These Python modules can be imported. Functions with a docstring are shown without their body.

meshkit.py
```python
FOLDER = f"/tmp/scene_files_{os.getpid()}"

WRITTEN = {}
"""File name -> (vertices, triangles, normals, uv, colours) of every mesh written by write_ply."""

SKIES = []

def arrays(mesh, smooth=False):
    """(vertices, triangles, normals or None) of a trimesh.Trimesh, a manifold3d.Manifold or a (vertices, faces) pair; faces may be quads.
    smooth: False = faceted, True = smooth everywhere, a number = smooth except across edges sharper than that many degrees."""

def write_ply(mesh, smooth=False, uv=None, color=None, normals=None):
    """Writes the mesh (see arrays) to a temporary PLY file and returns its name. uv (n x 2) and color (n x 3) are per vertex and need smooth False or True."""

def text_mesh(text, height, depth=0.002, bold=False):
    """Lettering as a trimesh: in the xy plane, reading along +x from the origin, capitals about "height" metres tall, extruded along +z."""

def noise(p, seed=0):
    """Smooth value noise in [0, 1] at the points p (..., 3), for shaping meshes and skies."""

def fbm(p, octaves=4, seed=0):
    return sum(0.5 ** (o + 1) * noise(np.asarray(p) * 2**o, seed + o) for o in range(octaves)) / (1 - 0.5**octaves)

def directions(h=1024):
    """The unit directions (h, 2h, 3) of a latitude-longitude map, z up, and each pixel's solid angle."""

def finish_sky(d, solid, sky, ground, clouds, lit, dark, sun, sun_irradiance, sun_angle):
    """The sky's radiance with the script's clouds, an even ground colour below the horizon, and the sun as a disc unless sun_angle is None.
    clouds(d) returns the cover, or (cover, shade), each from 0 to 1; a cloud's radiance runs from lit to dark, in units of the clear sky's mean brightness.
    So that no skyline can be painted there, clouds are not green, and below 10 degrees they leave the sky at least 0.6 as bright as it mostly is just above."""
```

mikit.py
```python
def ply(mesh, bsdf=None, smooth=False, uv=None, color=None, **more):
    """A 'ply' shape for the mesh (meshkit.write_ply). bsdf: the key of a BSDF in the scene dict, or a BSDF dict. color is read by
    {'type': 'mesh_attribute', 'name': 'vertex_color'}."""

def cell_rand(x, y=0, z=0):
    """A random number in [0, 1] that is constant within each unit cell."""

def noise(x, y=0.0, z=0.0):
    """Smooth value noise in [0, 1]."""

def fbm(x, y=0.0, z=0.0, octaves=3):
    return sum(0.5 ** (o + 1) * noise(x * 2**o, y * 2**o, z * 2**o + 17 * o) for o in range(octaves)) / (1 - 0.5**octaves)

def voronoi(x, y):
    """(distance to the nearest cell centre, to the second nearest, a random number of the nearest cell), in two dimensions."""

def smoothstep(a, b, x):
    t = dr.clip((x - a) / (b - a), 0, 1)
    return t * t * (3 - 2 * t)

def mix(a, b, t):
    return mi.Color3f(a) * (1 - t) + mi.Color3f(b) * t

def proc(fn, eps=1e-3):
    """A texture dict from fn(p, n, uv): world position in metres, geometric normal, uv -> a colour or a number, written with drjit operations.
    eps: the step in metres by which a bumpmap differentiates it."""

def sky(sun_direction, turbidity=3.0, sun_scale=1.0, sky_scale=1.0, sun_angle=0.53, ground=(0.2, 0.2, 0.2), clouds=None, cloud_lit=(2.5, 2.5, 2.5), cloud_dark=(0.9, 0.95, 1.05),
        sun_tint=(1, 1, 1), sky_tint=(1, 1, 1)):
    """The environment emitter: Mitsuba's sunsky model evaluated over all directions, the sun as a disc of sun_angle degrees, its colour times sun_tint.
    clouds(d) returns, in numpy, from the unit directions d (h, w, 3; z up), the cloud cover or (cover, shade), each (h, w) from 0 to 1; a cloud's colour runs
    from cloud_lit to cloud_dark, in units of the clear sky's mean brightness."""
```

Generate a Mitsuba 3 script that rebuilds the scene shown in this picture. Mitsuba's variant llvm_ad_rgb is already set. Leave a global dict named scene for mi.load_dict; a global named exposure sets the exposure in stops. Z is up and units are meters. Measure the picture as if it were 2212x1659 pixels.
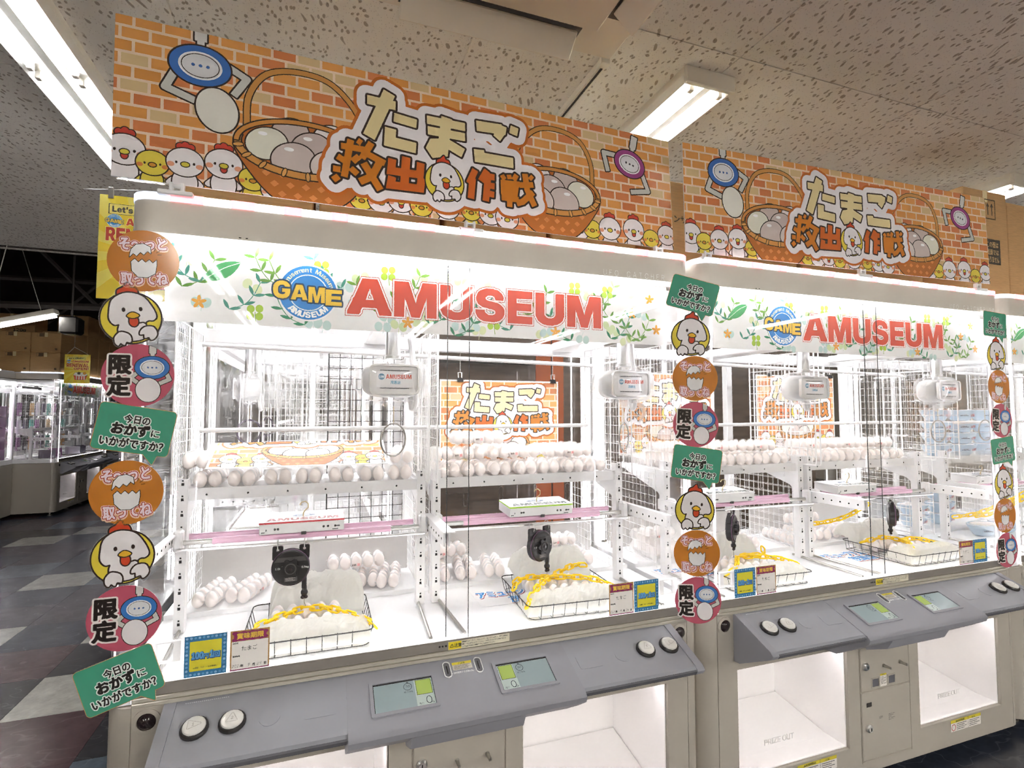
import math, glob, random
import numpy as np, trimesh, mitsuba as mi, mikit, meshkit
import drjit as dr
import shapely
from shapely import affinity
from shapely.geometry import Polygon, MultiPolygon, LineString, Point, box as sbox
from shapely.ops import unary_union
import manifold3d as m3

T = mi.ScalarTransform4f
scene, labels = {'type': 'scene'}, {}
rng = np.random.default_rng(7)

# ------------------------------------------------------------------ camera, exposure
YAW, PITCH, FPX = 0.3432, 0.0521, 1148.53
eye = np.array([0.5415, -1.7466, 1.63])
fwd = np.array([math.sin(YAW) * math.cos(PITCH), math.cos(YAW) * math.cos(PITCH), math.sin(PITCH)])
scene['camera'] = {'type': 'perspective', 'fov': 2 * math.degrees(math.atan(1106 / FPX)), 'fov_axis': 'x', 'near_clip': 0.02, 'far_clip': 100.0,
                   'to_world': T().look_at(origin=eye.tolist(), target=(eye + fwd).tolist(), up=[0, 0, 1])}
exposure = 0.0
# light levels (radiance) of the lamps; the under-shelf strips are added
L_TUBE, L_CASE, L_CHUTE, L_BAR, L_EDGE = (235.0, 227.0, 214.0), 92.0, 11.0, 4.5, 7.0

# ------------------------------------------------------------------ helpers
def srgb(h):
    c = np.array([int(h[i:i + 2], 16) for i in (0, 2, 4)]) / 255.0
    return np.where(c <= 0.04045, c / 12.92, ((c + 0.055) / 1.055) ** 2.4)

def rgb(c): return {'type': 'rgb', 'value': [float(v) for v in (srgb(c) if isinstance(c, str) else c)]}

def mat(key, color, rough=0.5, two=True, **kw):
    d = {'type': 'principled', 'base_color': color if isinstance(color, dict) else rgb(color), 'roughness': rough, **kw}
    scene[key] = {'type': 'twosided', 'bsdf': d} if two else d

def cat_(ms): return trimesh.util.concatenate(list(ms))

def mv(m, x=0, y=0, z=0):
    m = m.copy(); m.apply_translation([x, y, z]); return m

def rotm(m, deg, axis, point=(0, 0, 0)):
    m = m.copy(); m.apply_transform(trimesh.transformations.rotation_matrix(math.radians(deg), axis, point)); return m

def bx(x0, x1, y0, y1, z0, z1, c=0.0):
    """A box, its edges chamfered by c."""
    c = min(c, (x1 - x0) / 2.2, (y1 - y0) / 2.2, (z1 - z0) / 2.2)
    if c <= 0:
        m = trimesh.creation.box((x1 - x0, y1 - y0, z1 - z0))
    else:
        h = np.array([x1 - x0, y1 - y0, z1 - z0]) / 2
        p = [np.array([sx * (h[0] - (k != 0) * c), sy * (h[1] - (k != 1) * c), sz * (h[2] - (k != 2) * c)]) for sx in (-1, 1) for sy in (-1, 1) for sz in (-1, 1) for k in range(3)]
        m = trimesh.convex.convex_hull(np.array(p))
    m.apply_translation([(x0 + x1) / 2, (y0 + y1) / 2, (z0 + z1) / 2])
    return m

def tube(pts, r, sides=8, closed=False, cap=True):
    p = np.asarray(pts, float); n = len(p)
    if closed:
        t = np.roll(p, -1, 0) - np.roll(p, 1, 0)
    else:
        t = np.gradient(p, axis=0)
    t /= np.linalg.norm(t, axis=1, keepdims=True) + 1e-12
    a = np.cross(t[0], [0, 0, 1.0] if abs(t[0][2]) < 0.9 else [1.0, 0, 0]); a /= np.linalg.norm(a)
    A = []
    for i in range(n):
        a = a - t[i] * (a @ t[i]); a /= np.linalg.norm(a) + 1e-12; A.append(a)
    A = np.array(A); B = np.cross(t, A); an = np.arange(sides) * 2 * math.pi / sides
    rr = np.broadcast_to(r, (n,))[:, None, None]
    v = (p[:, None] + rr * (np.cos(an)[None, :, None] * A[:, None] + np.sin(an)[None, :, None] * B[:, None])).reshape(-1, 3)
    f = []
    for i in range(n if closed else n - 1):
        k = (i + 1) % n
        for j in range(sides):
            q = (j + 1) % sides
            f += [[i * sides + j, i * sides + q, k * sides + q], [i * sides + j, k * sides + q, k * sides + j]]
    if cap and not closed:
        for b, s in ((0, -1), ((n - 1) * sides, 1)):
            for j in range(1, sides - 1):
                f.append([b, b + j + 1, b + j] if s < 0 else [b, b + j, b + j + 1])
    return trimesh.Trimesh(v, f, process=False)

def sheet_x(x, y0, y1, z0, z1): return trimesh.Trimesh([[x, y0, z0], [x, y1, z0], [x, y1, z1], [x, y0, z1]], [[0, 1, 2], [0, 2, 3]], process=False)
def sheet_y(x0, x1, y, z0, z1): return trimesh.Trimesh([[x0, y, z0], [x1, y, z0], [x1, y, z1], [x0, y, z1]], [[0, 1, 2], [0, 2, 3]], process=False)

def rod(a, b, r, sides=8): return tube([a, b], r, sides)

def lathe(prof, sides=24):
    """(r, z) profile about the z axis."""
    return trimesh.creation.revolve(np.array(prof, float), sections=sides)

def extr(g, h): return cat_([trimesh.creation.extrude_polygon(q, h, engine='earcut') for q in getattr(g, 'geoms', [g]) if q.area > 1e-9])

def prism_x(poly, x0, x1):
    """polygon in (y, z), extruded along x."""
    m = extr(Polygon(poly) if not hasattr(poly, 'geom_type') else poly, x1 - x0)
    m.apply_transform(np.array([[0, 0, 1, x0], [1, 0, 0, 0], [0, 1, 0, 0], [0, 0, 0, 1.0]])); return m

def prism_z(poly, z0, z1):
    m = extr(poly, z1 - z0); m.apply_translation([0, 0, z0]); return m

def plate_y(poly, y0, y1):
    """polygon in (x, z), extruded along y."""
    m = extr(poly, y1 - y0)
    m.apply_transform(np.array([[1, 0, 0, 0], [0, 0, -1, y1], [0, 1, 0, 0], [0, 0, 0, 1.0]])); return m

def man(m): return m3.Manifold(m3.Mesh(np.asarray(m.vertices, np.float32), np.asarray(m.faces, np.uint32)))
def unman(q):
    k = q.to_mesh(); return trimesh.Trimesh(k.vert_properties[:, :3], k.tri_verts, process=False)
def cut(m, *others):
    q = man(m)
    for o in others: q = q - man(o)
    return unman(q)

def frame3(o, x, y, z):
    m = np.eye(4); m[:3, 0], m[:3, 1], m[:3, 2], m[:3, 3] = x, y, z, o; return m
def tr(x=0, y=0, z=0):
    m = np.eye(4); m[:3, 3] = (x, y, z); return m
def rz(deg):
    return trimesh.transformations.rotation_matrix(math.radians(deg), [0, 0, 1])
def rx(deg): return trimesh.transformations.rotation_matrix(math.radians(deg), [1, 0, 0])
def ry(deg): return trimesh.transformations.rotation_matrix(math.radians(deg), [0, 1, 0])
FRONT = frame3((0, 0, 0), (1, 0, 0), (0, 0, 1), (0, -1, 0))          # art plane xy -> upright, facing -y

used = set()
def numbered(name):
    k, i = name, 0
    while k in used: i += 1; k = f'{name}_{i:03d}'
    used.add(k); return k

class Kit:
    """Parts of one kind of thing: built once, placed any number of times."""
    def __init__(self): self.p, self.l = {}, {}
    def key(self, name, parent):
        b = (parent + '__' if parent else '') + name; k, i = b, 0
        while k in self.p: i += 1; k = f'{b}_{i:03d}'
        return k
    def add(self, name, mesh, m, parent=None, smooth=False, M=None, label=None, **kw):
        return self.raw(name, mikit.ply(mesh, m, smooth, **kw), parent, M, label)
    def raw(self, name, d, parent=None, M=None, label=None, kind=None):
        name = name.split('#')[0]
        k = self.key(name, parent); self.p[k] = (d, np.eye(4) if M is None else M)
        if label: self.l[k] = {'label': label}
        if kind: self.l.setdefault(k, {})['kind'] = kind
        return k

def put(kit, name, label, cat, M=None, group=None, kind=None, skip=(), lamp=1.0):
    root = numbered(name); M = np.eye(4) if M is None else M
    for k, (d, m) in kit.p.items():
        if any(k == s or k.startswith(s) for s in skip): continue
        key = root + '__' + k if k else root
        if 'emitter' in d and lamp != 1.0: d = {**d, 'emitter': {**d['emitter'], 'sampling_weight': d['emitter']['sampling_weight'] * lamp}}
        scene[key] = {**d, 'to_world': T(M @ m)}
        if k in kit.l: labels[key] = dict(kit.l[k])
    labels[root] = {'label': ' '.join(label.split()[:16]).rstrip(','), 'category': cat}
    if group: labels[root]['group'] = group
    if kind: labels[root]['kind'] = kind
    return root

def one(name, mesh, m, label, cat, smooth=False, M=None, group=None, **kw):
    k = Kit(); k.raw('', mikit.ply(mesh, m, smooth, **kw)); return put(k, name, label, cat, M, group)

def struct(name, mesh, m, smooth=False, label=None, **kw):
    used.add(name); scene[name] = mikit.ply(mesh, m, smooth, **kw); labels[name] = {'kind': 'structure'}
    if label: labels[name]['label'] = label
def spart(parent, name, d, M=None):
    key = numbered(parent + '__' + name); scene[key] = d if M is None else {**d, 'to_world': T(M)}; return key

def emit(mesh, col, weight=1.0):
    return mikit.ply(mesh, 'lamp_body', False, emitter={'type': 'area', 'radiance': rgb(col), 'sampling_weight': float(weight)})

ORD = ['first', 'second', 'third', 'fourth', 'fifth', 'sixth', 'seventh', 'eighth', 'ninth', 'tenth']
# ------------------------------------------------------------------ materials
mat('lamp_body', (0.8, 0.8, 0.8), 0.5)
mat('white_paint', 'e9e9ea', 0.35)
mat('white_inner', 'eeeeef', 0.45)
mat('deck_white', 'f2f3f5', 0.3)
mat('chute_white', 'f1efee', 0.5)
mat('back_board', 'c9c7c4', 0.5)
mat('case_grey', 'b0aaa0', 0.38); mat('cornice_grey', 'cbc4b9', 0.4)
mat('sill_grey', '85807a', 0.3, metallic=0.3)
mat('trim_light', 'c9c4b8', 0.25, metallic=0.4)
mat('panel_grey', '92959d', 0.33)
mat('panel_mid', '8f9199', 0.38)
mat('panel_dark', '55565c', 0.4)
mat('black_plastic', '0e0d0e', 0.28)
mat('black_gloss', '150d10', 0.12)
mat('dark_grey', '2c2a29', 0.5)
mat('hole_black', '080808', 0.8)
mat('chrome', (0.75, 0.75, 0.74), 0.18, metallic=1.0)
mat('steel', (0.42, 0.41, 0.38), 0.28, metallic=1.0)
mat('silver', (0.82, 0.83, 0.84), 0.22, metallic=0.9)
mat('brass', (0.72, 0.6, 0.34), 0.3, metallic=1.0)
mat('white_wire', 'f4f4f4', 0.35)
mat('black_wire', '161616', 0.4)
mat('pink_rod', 'e6b7d2', 0.3)
mat('yellow_plastic', 'ffd400', 0.35)
mat('button_white', 'e9e8e4', 0.12, clearcoat=1.0)
mat('egg_shell', 'fdf5f1', 0.45)
mat('bamboo', 'e3d3a8', 0.5)
mat('rope_white', 'd9d6cf', 0.8)
mat('foam_white', 'f3f2ee', 0.6)
for key, col in (('led_white', 'ffffff'),): mat(key, col, 0.5)
scene['pane_glass'] = {'type': 'thindielectric', 'int_ior': 1.5}
scene['carton_plastic'] = {'type': 'thindielectric', 'int_ior': 1.35}
scene['clear_plastic'] = {'type': 'thindielectric', 'int_ior': 1.6}
scene['wrap_film'] = {'type': 'principledthin', 'base_color': rgb('f8f7f0'), 'roughness': 0.22, 'spec_trans': 0.25, 'diff_trans': 1.1, 'eta': 1.4}
scene['claw_plastic'] = {'type': 'thindielectric', 'int_ior': 1.75}
VC = {'type': 'mesh_attribute', 'name': 'vertex_color'}
mat('print_gloss', VC, 0.16, specular=0.45)
mat('print_satin', VC, 0.35)
mat('print_matte', VC, 0.6)

def speckled(base, dark, pit):
    def fn(p, n, uv):
        x, y = p.x, p.y
        w = mikit.fbm(x * 9, y * 9, 0.0, 2) - 0.5
        d1, _, r1 = mikit.voronoi(x * 34 + w * 2, y * 22 + w * 2)
        spot = (1 - mikit.smoothstep(0.10 + 0.12 * r1, 0.17 + 0.15 * r1, d1)) * mikit.smoothstep(0.35, 0.5, r1)
        d2, _, r2 = mikit.voronoi(x * 90, y * 70)
        fine = (1 - mikit.smoothstep(0.1, 0.25, d2)) * mikit.smoothstep(0.6, 0.7, r2) * 0.5
        g = 0.94 + 0.1 * mikit.fbm(x * 3, y * 3, 1.0, 2)
        return mikit.mix(mi.Color3f(*[float(v) for v in base]) * g, mi.Color3f(*[float(v) for v in dark]), dr.clip((spot + fine) * pit, 0, 1))
    return fn
mat('ceiling_board', mikit.proc(speckled(srgb('e2ddd4'), srgb('857664'), 0.75)), 0.9)

def marbled(c):
    a = [float(v) for v in c]
    def fn(p, n, uv):
        k = mikit.fbm(p.x * 14, p.y * 14, 0.0, 4); q = mikit.fbm(p.x * 60 + 5, p.y * 60, 3.0, 2)
        s = dr.abs(mikit.fbm(p.x * 5 + 3, p.y * 9, 7.0, 3) - 0.5)
        return mi.Color3f(*a) * (0.62 + 0.55 * k + 0.25 * q) + 0.02 * (1 - mikit.smoothstep(0.0, 0.02, s))
    return mikit.proc(fn)
TILE = {'navy': '20252f', 'black': '1b1c20', 'maroon': '36272b', 'white': '989893', 'blue': '3f4953', 'plum': '2e2a31'}
for k, c in TILE.items(): mat('tile_' + k, marbled(srgb(c)), 0.28, specular=0.5)

def card_fn(p, n, uv):
    g = mikit.fbm(p.x * 30, p.y * 30, p.z * 160, 2); l = mikit.fbm(p.x * 2, p.y * 2, p.z * 2, 2)
    return mi.Color3f(*[float(v) for v in srgb('b48f62')]) * (0.78 + 0.25 * g + 0.2 * l)
mat('cardboard', mikit.proc(card_fn), 0.75)
def dark_wood(p, n, uv):
    g = mikit.fbm(p.x * 3, p.z * 22, p.y * 3, 3)
    return mi.Color3f(0.055, 0.036, 0.025) * (0.5 + g)
mat('dark_panel', mikit.proc(dark_wood), 0.45)
mat('wall_plain', 'a89f92', 0.8)
mat('wall_dark', '231d1a', 0.8)
mat('wall_orange', 'a4512a', 0.7)
def ribbed(p, n, uv):
    s = 0.5 + 0.5 * dr.sin(p.y * 60.0)
    return mi.Color3f(0.13, 0.095, 0.06) * (0.55 + 0.5 * s)
mat('roof_sheet', mikit.proc(ribbed), 0.7)
mat('truss_steel', '3a3634', 0.6)
mat('fixture_white', 'e6e0d2', 0.4)
mat('ac_plastic', 'dcd3c4', 0.45)
mat('lcd_dark', '2e3133', 0.1)
mat('box_purple', '7a4a78', 0.4)
mat('box_teal', '4f9a8d', 0.4)
mat('box_dark', '3a3340', 0.4)
mat('box_pale', 'cfc6d6', 0.4)
mat('bowl_blue', 'b9cfe2', 0.3)
# ------------------------------------------------------------------ flat print: shapes laid over each other, then cut so that each lies in one plane
FD = glob.glob('/opt/blender-*/*/datafiles/fonts/')[0]
_glyph = {}
def glyphs(text, height, bold=400, cjk=False):
    """Lettering as one shapely shape: baseline at 0, capitals (or full-width characters) about height tall."""
    from PIL import Image, ImageDraw, ImageFont
    k = (text, bold, cjk)
    if k not in _glyph:
        f = ImageFont.truetype(FD + ('Noto Sans CJK Regular.woff2' if cjk else 'Inter.woff2'), 80)
        if not cjk:
            try: f.set_variation_by_axes([28, bold])
            except Exception: pass
        x0, y0, x1, y1 = f.getbbox(text, anchor='ls')
        im = Image.new('L', (x1 - x0 + 8, y1 - y0 + 8))
        ImageDraw.Draw(im).text((4 - x0, 4 - y0), text, 255, f, anchor='ls')
        on = np.pad(np.asarray(im) > 127, ((0, 0), (1, 1))).astype(np.int8)
        r, s = np.nonzero(np.diff(on, axis=1) == 1); e = np.nonzero(np.diff(on, axis=1) == -1)[1]
        g = unary_union(shapely.box(s, -r - 1, e, -r)).buffer(0.7).buffer(-0.7).simplify(0.75)
        _glyph[k] = affinity.translate(g, -4 + x0, 4 - y0 - 0.0)
    s = height / (72.0 if cjk else 58.0)
    return affinity.scale(_glyph[k], s, s, origin=(0, 0))

def fitted(text, x0, x1, y0, y1, bold=400, cjk=False):
    g = glyphs(text, 10, bold, cjk); a, b, c, d = g.bounds
    g = affinity.translate(g, -a, -b); return affinity.translate(affinity.scale(g, (x1 - x0) / (c - a), (y1 - y0) / (d - b), origin=(0, 0)), x0, y0)

def ell(x, y, a, b, rot=0, n=16):
    return affinity.translate(affinity.rotate(affinity.scale(Point(0, 0).buffer(1, n), a, b, origin=(0, 0)), rot, origin=(0, 0)), x, y)

def smooth_poly(pts, n=6):
    p = np.array(pts, float); out = []
    for i in range(len(p)):
        a, b, c, d = p[i - 1], p[i], p[(i + 1) % len(p)], p[(i + 2) % len(p)]
        for t in np.arange(n) / n:
            out.append(0.5 * (2 * b + (c - a) * t + (2 * a - 5 * b + 4 * c - d) * t * t + (3 * b - a - 3 * c + d) * t ** 3))
    return Polygon(out).buffer(0)

def curve(pts, n=6):
    p = np.array(pts, float); p = np.vstack([2 * p[0] - p[1], p, 2 * p[-1] - p[-2]]); out = []
    for i in range(1, len(p) - 2):
        a, b, c, d = p[i - 1], p[i], p[i + 1], p[i + 2]
        for t in np.arange(n) / n:
            out.append(0.5 * (2 * b + (c - a) * t + (2 * a - 5 * b + 4 * c - d) * t * t + (3 * b - a - 3 * c + d) * t ** 3))
    return LineString(out + [p[-2]])

INK = '2a211e'
class Art:
    """Units: millimetres, origin at the lower left corner of the sheet."""
    def __init__(self): self.it = []
    def add(self, g, col, group='print'):
        if not g.is_empty: self.it.append((g, col, group))
    def inked(self, g, col, w, group='print', ink=INK):
        self.add(g.buffer(w, 6), ink, group); self.add(g, col, group)
    def line(self, pts, w, col=INK, group='print', smooth=True):
        self.add((curve(pts) if smooth else LineString(pts)).buffer(w / 2, 4), col, group)
    def meshes(self, clip=None, scale=0.001, xf=None):
        cov, out = None, {}
        for g, col, group in reversed(self.it):
            if clip is not None: g = g.intersection(clip)
            v = g if cov is None else g.difference(cov)
            cov = g if cov is None else unary_union([cov, g])
            if not v.is_empty: out.setdefault((group, col), []).append(v)
        res = {}
        for (group, col), gs in out.items():
            c = srgb(col)
            for g in gs:
                for q in getattr(g, 'geoms', [g]):
                    if q.geom_type != 'Polygon' or q.area < 0.02: continue
                    q = q.simplify(0.06)
                    if q.is_empty or q.geom_type != 'Polygon': continue
                    try: v, f = trimesh.creation.triangulate_polygon(q, engine='earcut')
                    except Exception: continue
                    if len(f) == 0: continue
                    a = res.setdefault(group, [[], [], [], 0])
                    a[0].append(np.column_stack([np.array(v) * scale, np.zeros(len(v))])); f = np.array(f)
                    e1, e2 = v[f[:, 1]] - v[f[:, 0]], v[f[:, 2]] - v[f[:, 0]]; s = e1[:, 0] * e2[:, 1] - e1[:, 1] * e2[:, 0]; f[s < 0] = f[s < 0][:, ::-1]
                    a[1].append(f + a[3]); a[2].append(np.tile(c, (len(v), 1))); a[3] += len(v)
        return {k: (trimesh.Trimesh(np.vstack(a[0]), np.vstack(a[1]), process=False), np.vstack(a[2])) for k, a in res.items()}
    def put(self, kit, M, mat_='print_gloss', parent=None, clip=None, bend=None, names=None):
        for grp, (m, c) in self.meshes(clip).items():
            if bend is not None: m.vertices = bend(np.array(m.vertices))
            kit.raw(grp, mikit.ply(m, mat_, False, color=c), parent, M)

def txt(art, text, x, y, h, col, bold=700, cjk=False, fat=0.0, group='lettering', anchor='l', out=None, outw=0, rot=0):
    g = glyphs(text, h, bold, cjk)
    if fat: g = g.buffer(fat, 4)
    a, b, c, d = g.bounds
    g = affinity.translate(g, x - (0 if anchor == 'l' else (a + c) / 2 if anchor == 'c' else c), y)
    if rot: g = affinity.rotate(g, rot, origin=(x, y))
    if out: art.add(g.buffer(outw, 4), out, group)
    art.add(g, col, group); return g

TITLE = {'ta':[(28,[(660,358),(748,356)]),(37,[(729,395),(664,237)]),(28,[(744,317),(816,310)]),(34,[(732,277),(729,233),(813,227)])],
'ma':[(27,[(853,332),(984,333)]),(27,[(855,296),(983,297)]),(35,[(920,352),(908,262)]),(29,[(908,262),(873,255),(864,236),(875,221),(907,230),(911,263)]),(32,[(922,262),(975,240)])],
'go':[(35,[(1027,347),(1121,352)]),(28,[(1118,342),(1101,317)]),(28,[(1125,365),(1120,338)]),(29,[(1171,371),(1165,343)]),(36,[(1033,262),(1035,236),(1161,237)])],
'kyu':[(18,[(580,191),(648,191)]),(19,[(608,215),(588,94)]),(18,[(569,155),(589,145)]),(17,[(556,115),(576,114)]),(18,[(632,166),(614,147)]),(18,[(608,124),(627,109)]),(17,[(629,217),(640,211)]),(19,[(671,217),(642,162)]),(19,[(652,181),(712,158)]),(21,[(699,164),(672,108),(635,86)]),(21,[(647,147),(672,108),(697,69)]),(17,[(571,92),(556,79)])],
'shutsu':[(26,[(781,190),(774,97)]),(24,[(736,176),(732,137),(825,139),(829,179)]),(24,[(735,118),(730,90),(826,93),(830,128)])],
'saku':[(21,[(1018,188),(995,138)]),(22,[(1008,157),(1000,86)]),(21,[(1061,193),(1038,153)]),(21,[(1048,174),(1088,173)]),(22,[(1064,172),(1054,85)]),(20,[(1062,142),(1087,141)]),(20,[(1061,113),(1085,111)])],
'sen':[(16,[(1117,186),(1126,173)]),(16,[(1143,191),(1146,177)]),(17,[(1173,196),(1162,176)]),(18,[(1121,160),(1172,163),(1166,128),(1121,128),(1121,160)]),(13,[(1122,143),(1167,145)]),(13,[(1145,161),(1142,128)]),(19,[(1114,106),(1178,107)]),(19,[(1145,128),(1143,77)]),(19,[(1183,161),(1237,170)]),(21,[(1206,205),(1213,148),(1240,93)]),(20,[(1236,142),(1194,102),(1171,93)]),(18,[(1225,199),(1235,191)])]}

def rooster(a, x, y, s, group='print', ground=True, line=None):
    """The sitting cartoon hen of the title and the stickers, about 2 s tall, on a yellow disc."""
    w = line or s * 0.055
    P = lambda pts: [(x + s * u, y + s * v) for u, v in pts]
    if ground: a.inked(ell(x, y - s * 0.1, s * 0.88, s * 0.86), 'e8d44c', w, group)
    comb = smooth_poly(P([(-0.30, 0.62), (-0.34, 0.86), (-0.16, 0.98), (-0.02, 1.12), (0.06, 0.96), (0.2, 0.92), (0.24, 0.72), (0.02, 0.56)]))
    head = smooth_poly(P([(-0.62, 0.12), (-0.5, 0.56), (-0.1, 0.78), (0.36, 0.66), (0.62, 0.3), (0.74, -0.06), (0.64, -0.2), (0.5, -0.2), (0.4, -0.3), (0.44, -0.6), (0.28, -0.84), (-0.1, -0.88), (-0.34, -0.8), (-0.4, -0.5), (-0.36, -0.3), (-0.5, -0.3), (-0.62, -0.14)]))
    a.inked(comb, 'c4452c', w, group); a.inked(head, 'f4f0f2', w, group)
    for e in (-0.2, 0.3): a.add(ell(x + s * e, y + s * 0.2, s * 0.055, s * 0.075), INK, group)
    a.inked(smooth_poly(P([(-0.06, -0.06), (0.06, -0.18), (0.18, -0.06), (0.12, -0.26), (0.0, -0.28)])).union(ell(x + s * 0.07, y - s * 0.22, s * 0.13, s * 0.17)), 'c4482f', w * 0.8, group)
    a.inked(smooth_poly(P([(-0.12, -0.02), (0.05, 0.1), (0.24, -0.02), (0.06, -0.1)])), 'e6b63a', w * 0.7, group)
    a.line(P([(0.4, -0.3), (0.34, -0.26), (0.24, -0.28)]), w, INK, group)
    for q, dx, dy, rr in ((-1, -.3, -.78, 14), (1, .5, -.62, -34)):
        ft = affinity.rotate(smooth_poly([(x + s * (dx + u), y + s * (dy + v)) for u, v in ((0, .22), (-.2, .1), (-.25, -.08), (-.2, -.2), (-.1, -.14), (-.02, -.24), (.07, -.15), (.18, -.2), (.24, -.06), (.2, .1))]), rr, origin=(x + s * dx, y + s * dy))
        a.inked(ft, 'f4f0f2', w, group)

def title(a, chick=True, paper='f3eff2'):
    G = {k: unary_union([LineString(p).buffer(w / 2, cap_style='flat', join_style='mitre') for w, p in v]) for k, v in TITLE.items()}
    G = {k: g.buffer(2.5, 4).buffer(-1.5, 4) for k, g in G.items()}
    allg = unary_union(list(G.values()) + [ell(909, 140, 66, 82)])
    a.add(allg.buffer(44, 8).buffer(-6).buffer(4), 'b5622c', 'title_lettering'); a.add(allg.buffer(34, 8).buffer(-4).buffer(2), paper, 'title_lettering')
    for k, g in G.items():
        a.add(g.buffer(6.5, 5), INK, 'title_lettering')
    for k, g in G.items():
        a.add(g, 'e9d8a4' if k in ('ta', 'ma', 'go') else ('c8792b' if k in ('kyu', 'sen') else 'c4632b'), 'title_lettering')
    if chick: rooster(a, 909, 135, 74, 'title_lettering', line=4)

def bricks(a, W, Hh, seed=1, bw=61, bh=29, gap=7.5, paper='f0d5bc'):
    r = np.random.default_rng(seed); a.add(sbox(0, 0, W, Hh), paper); by = {}
    v, row = Hh + 4, 0
    while v > -bh:
        u = -bw * (0.55 if row % 2 else 0.05) - 20
        while u < W:
            c = ['dd9a52', 'dd9a52', 'cf7f4e', 'd6934c', 'd8bb8c', 'dd9a52', 'c97848'][r.integers(7)]
            by.setdefault(c, []).append(sbox(u, v - bh, u + bw, v)); u += bw + gap
        v -= bh + gap; row += 1
    for c, g in by.items(): a.add(unary_union(g).intersection(sbox(0, 0, W, Hh)), c)

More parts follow.
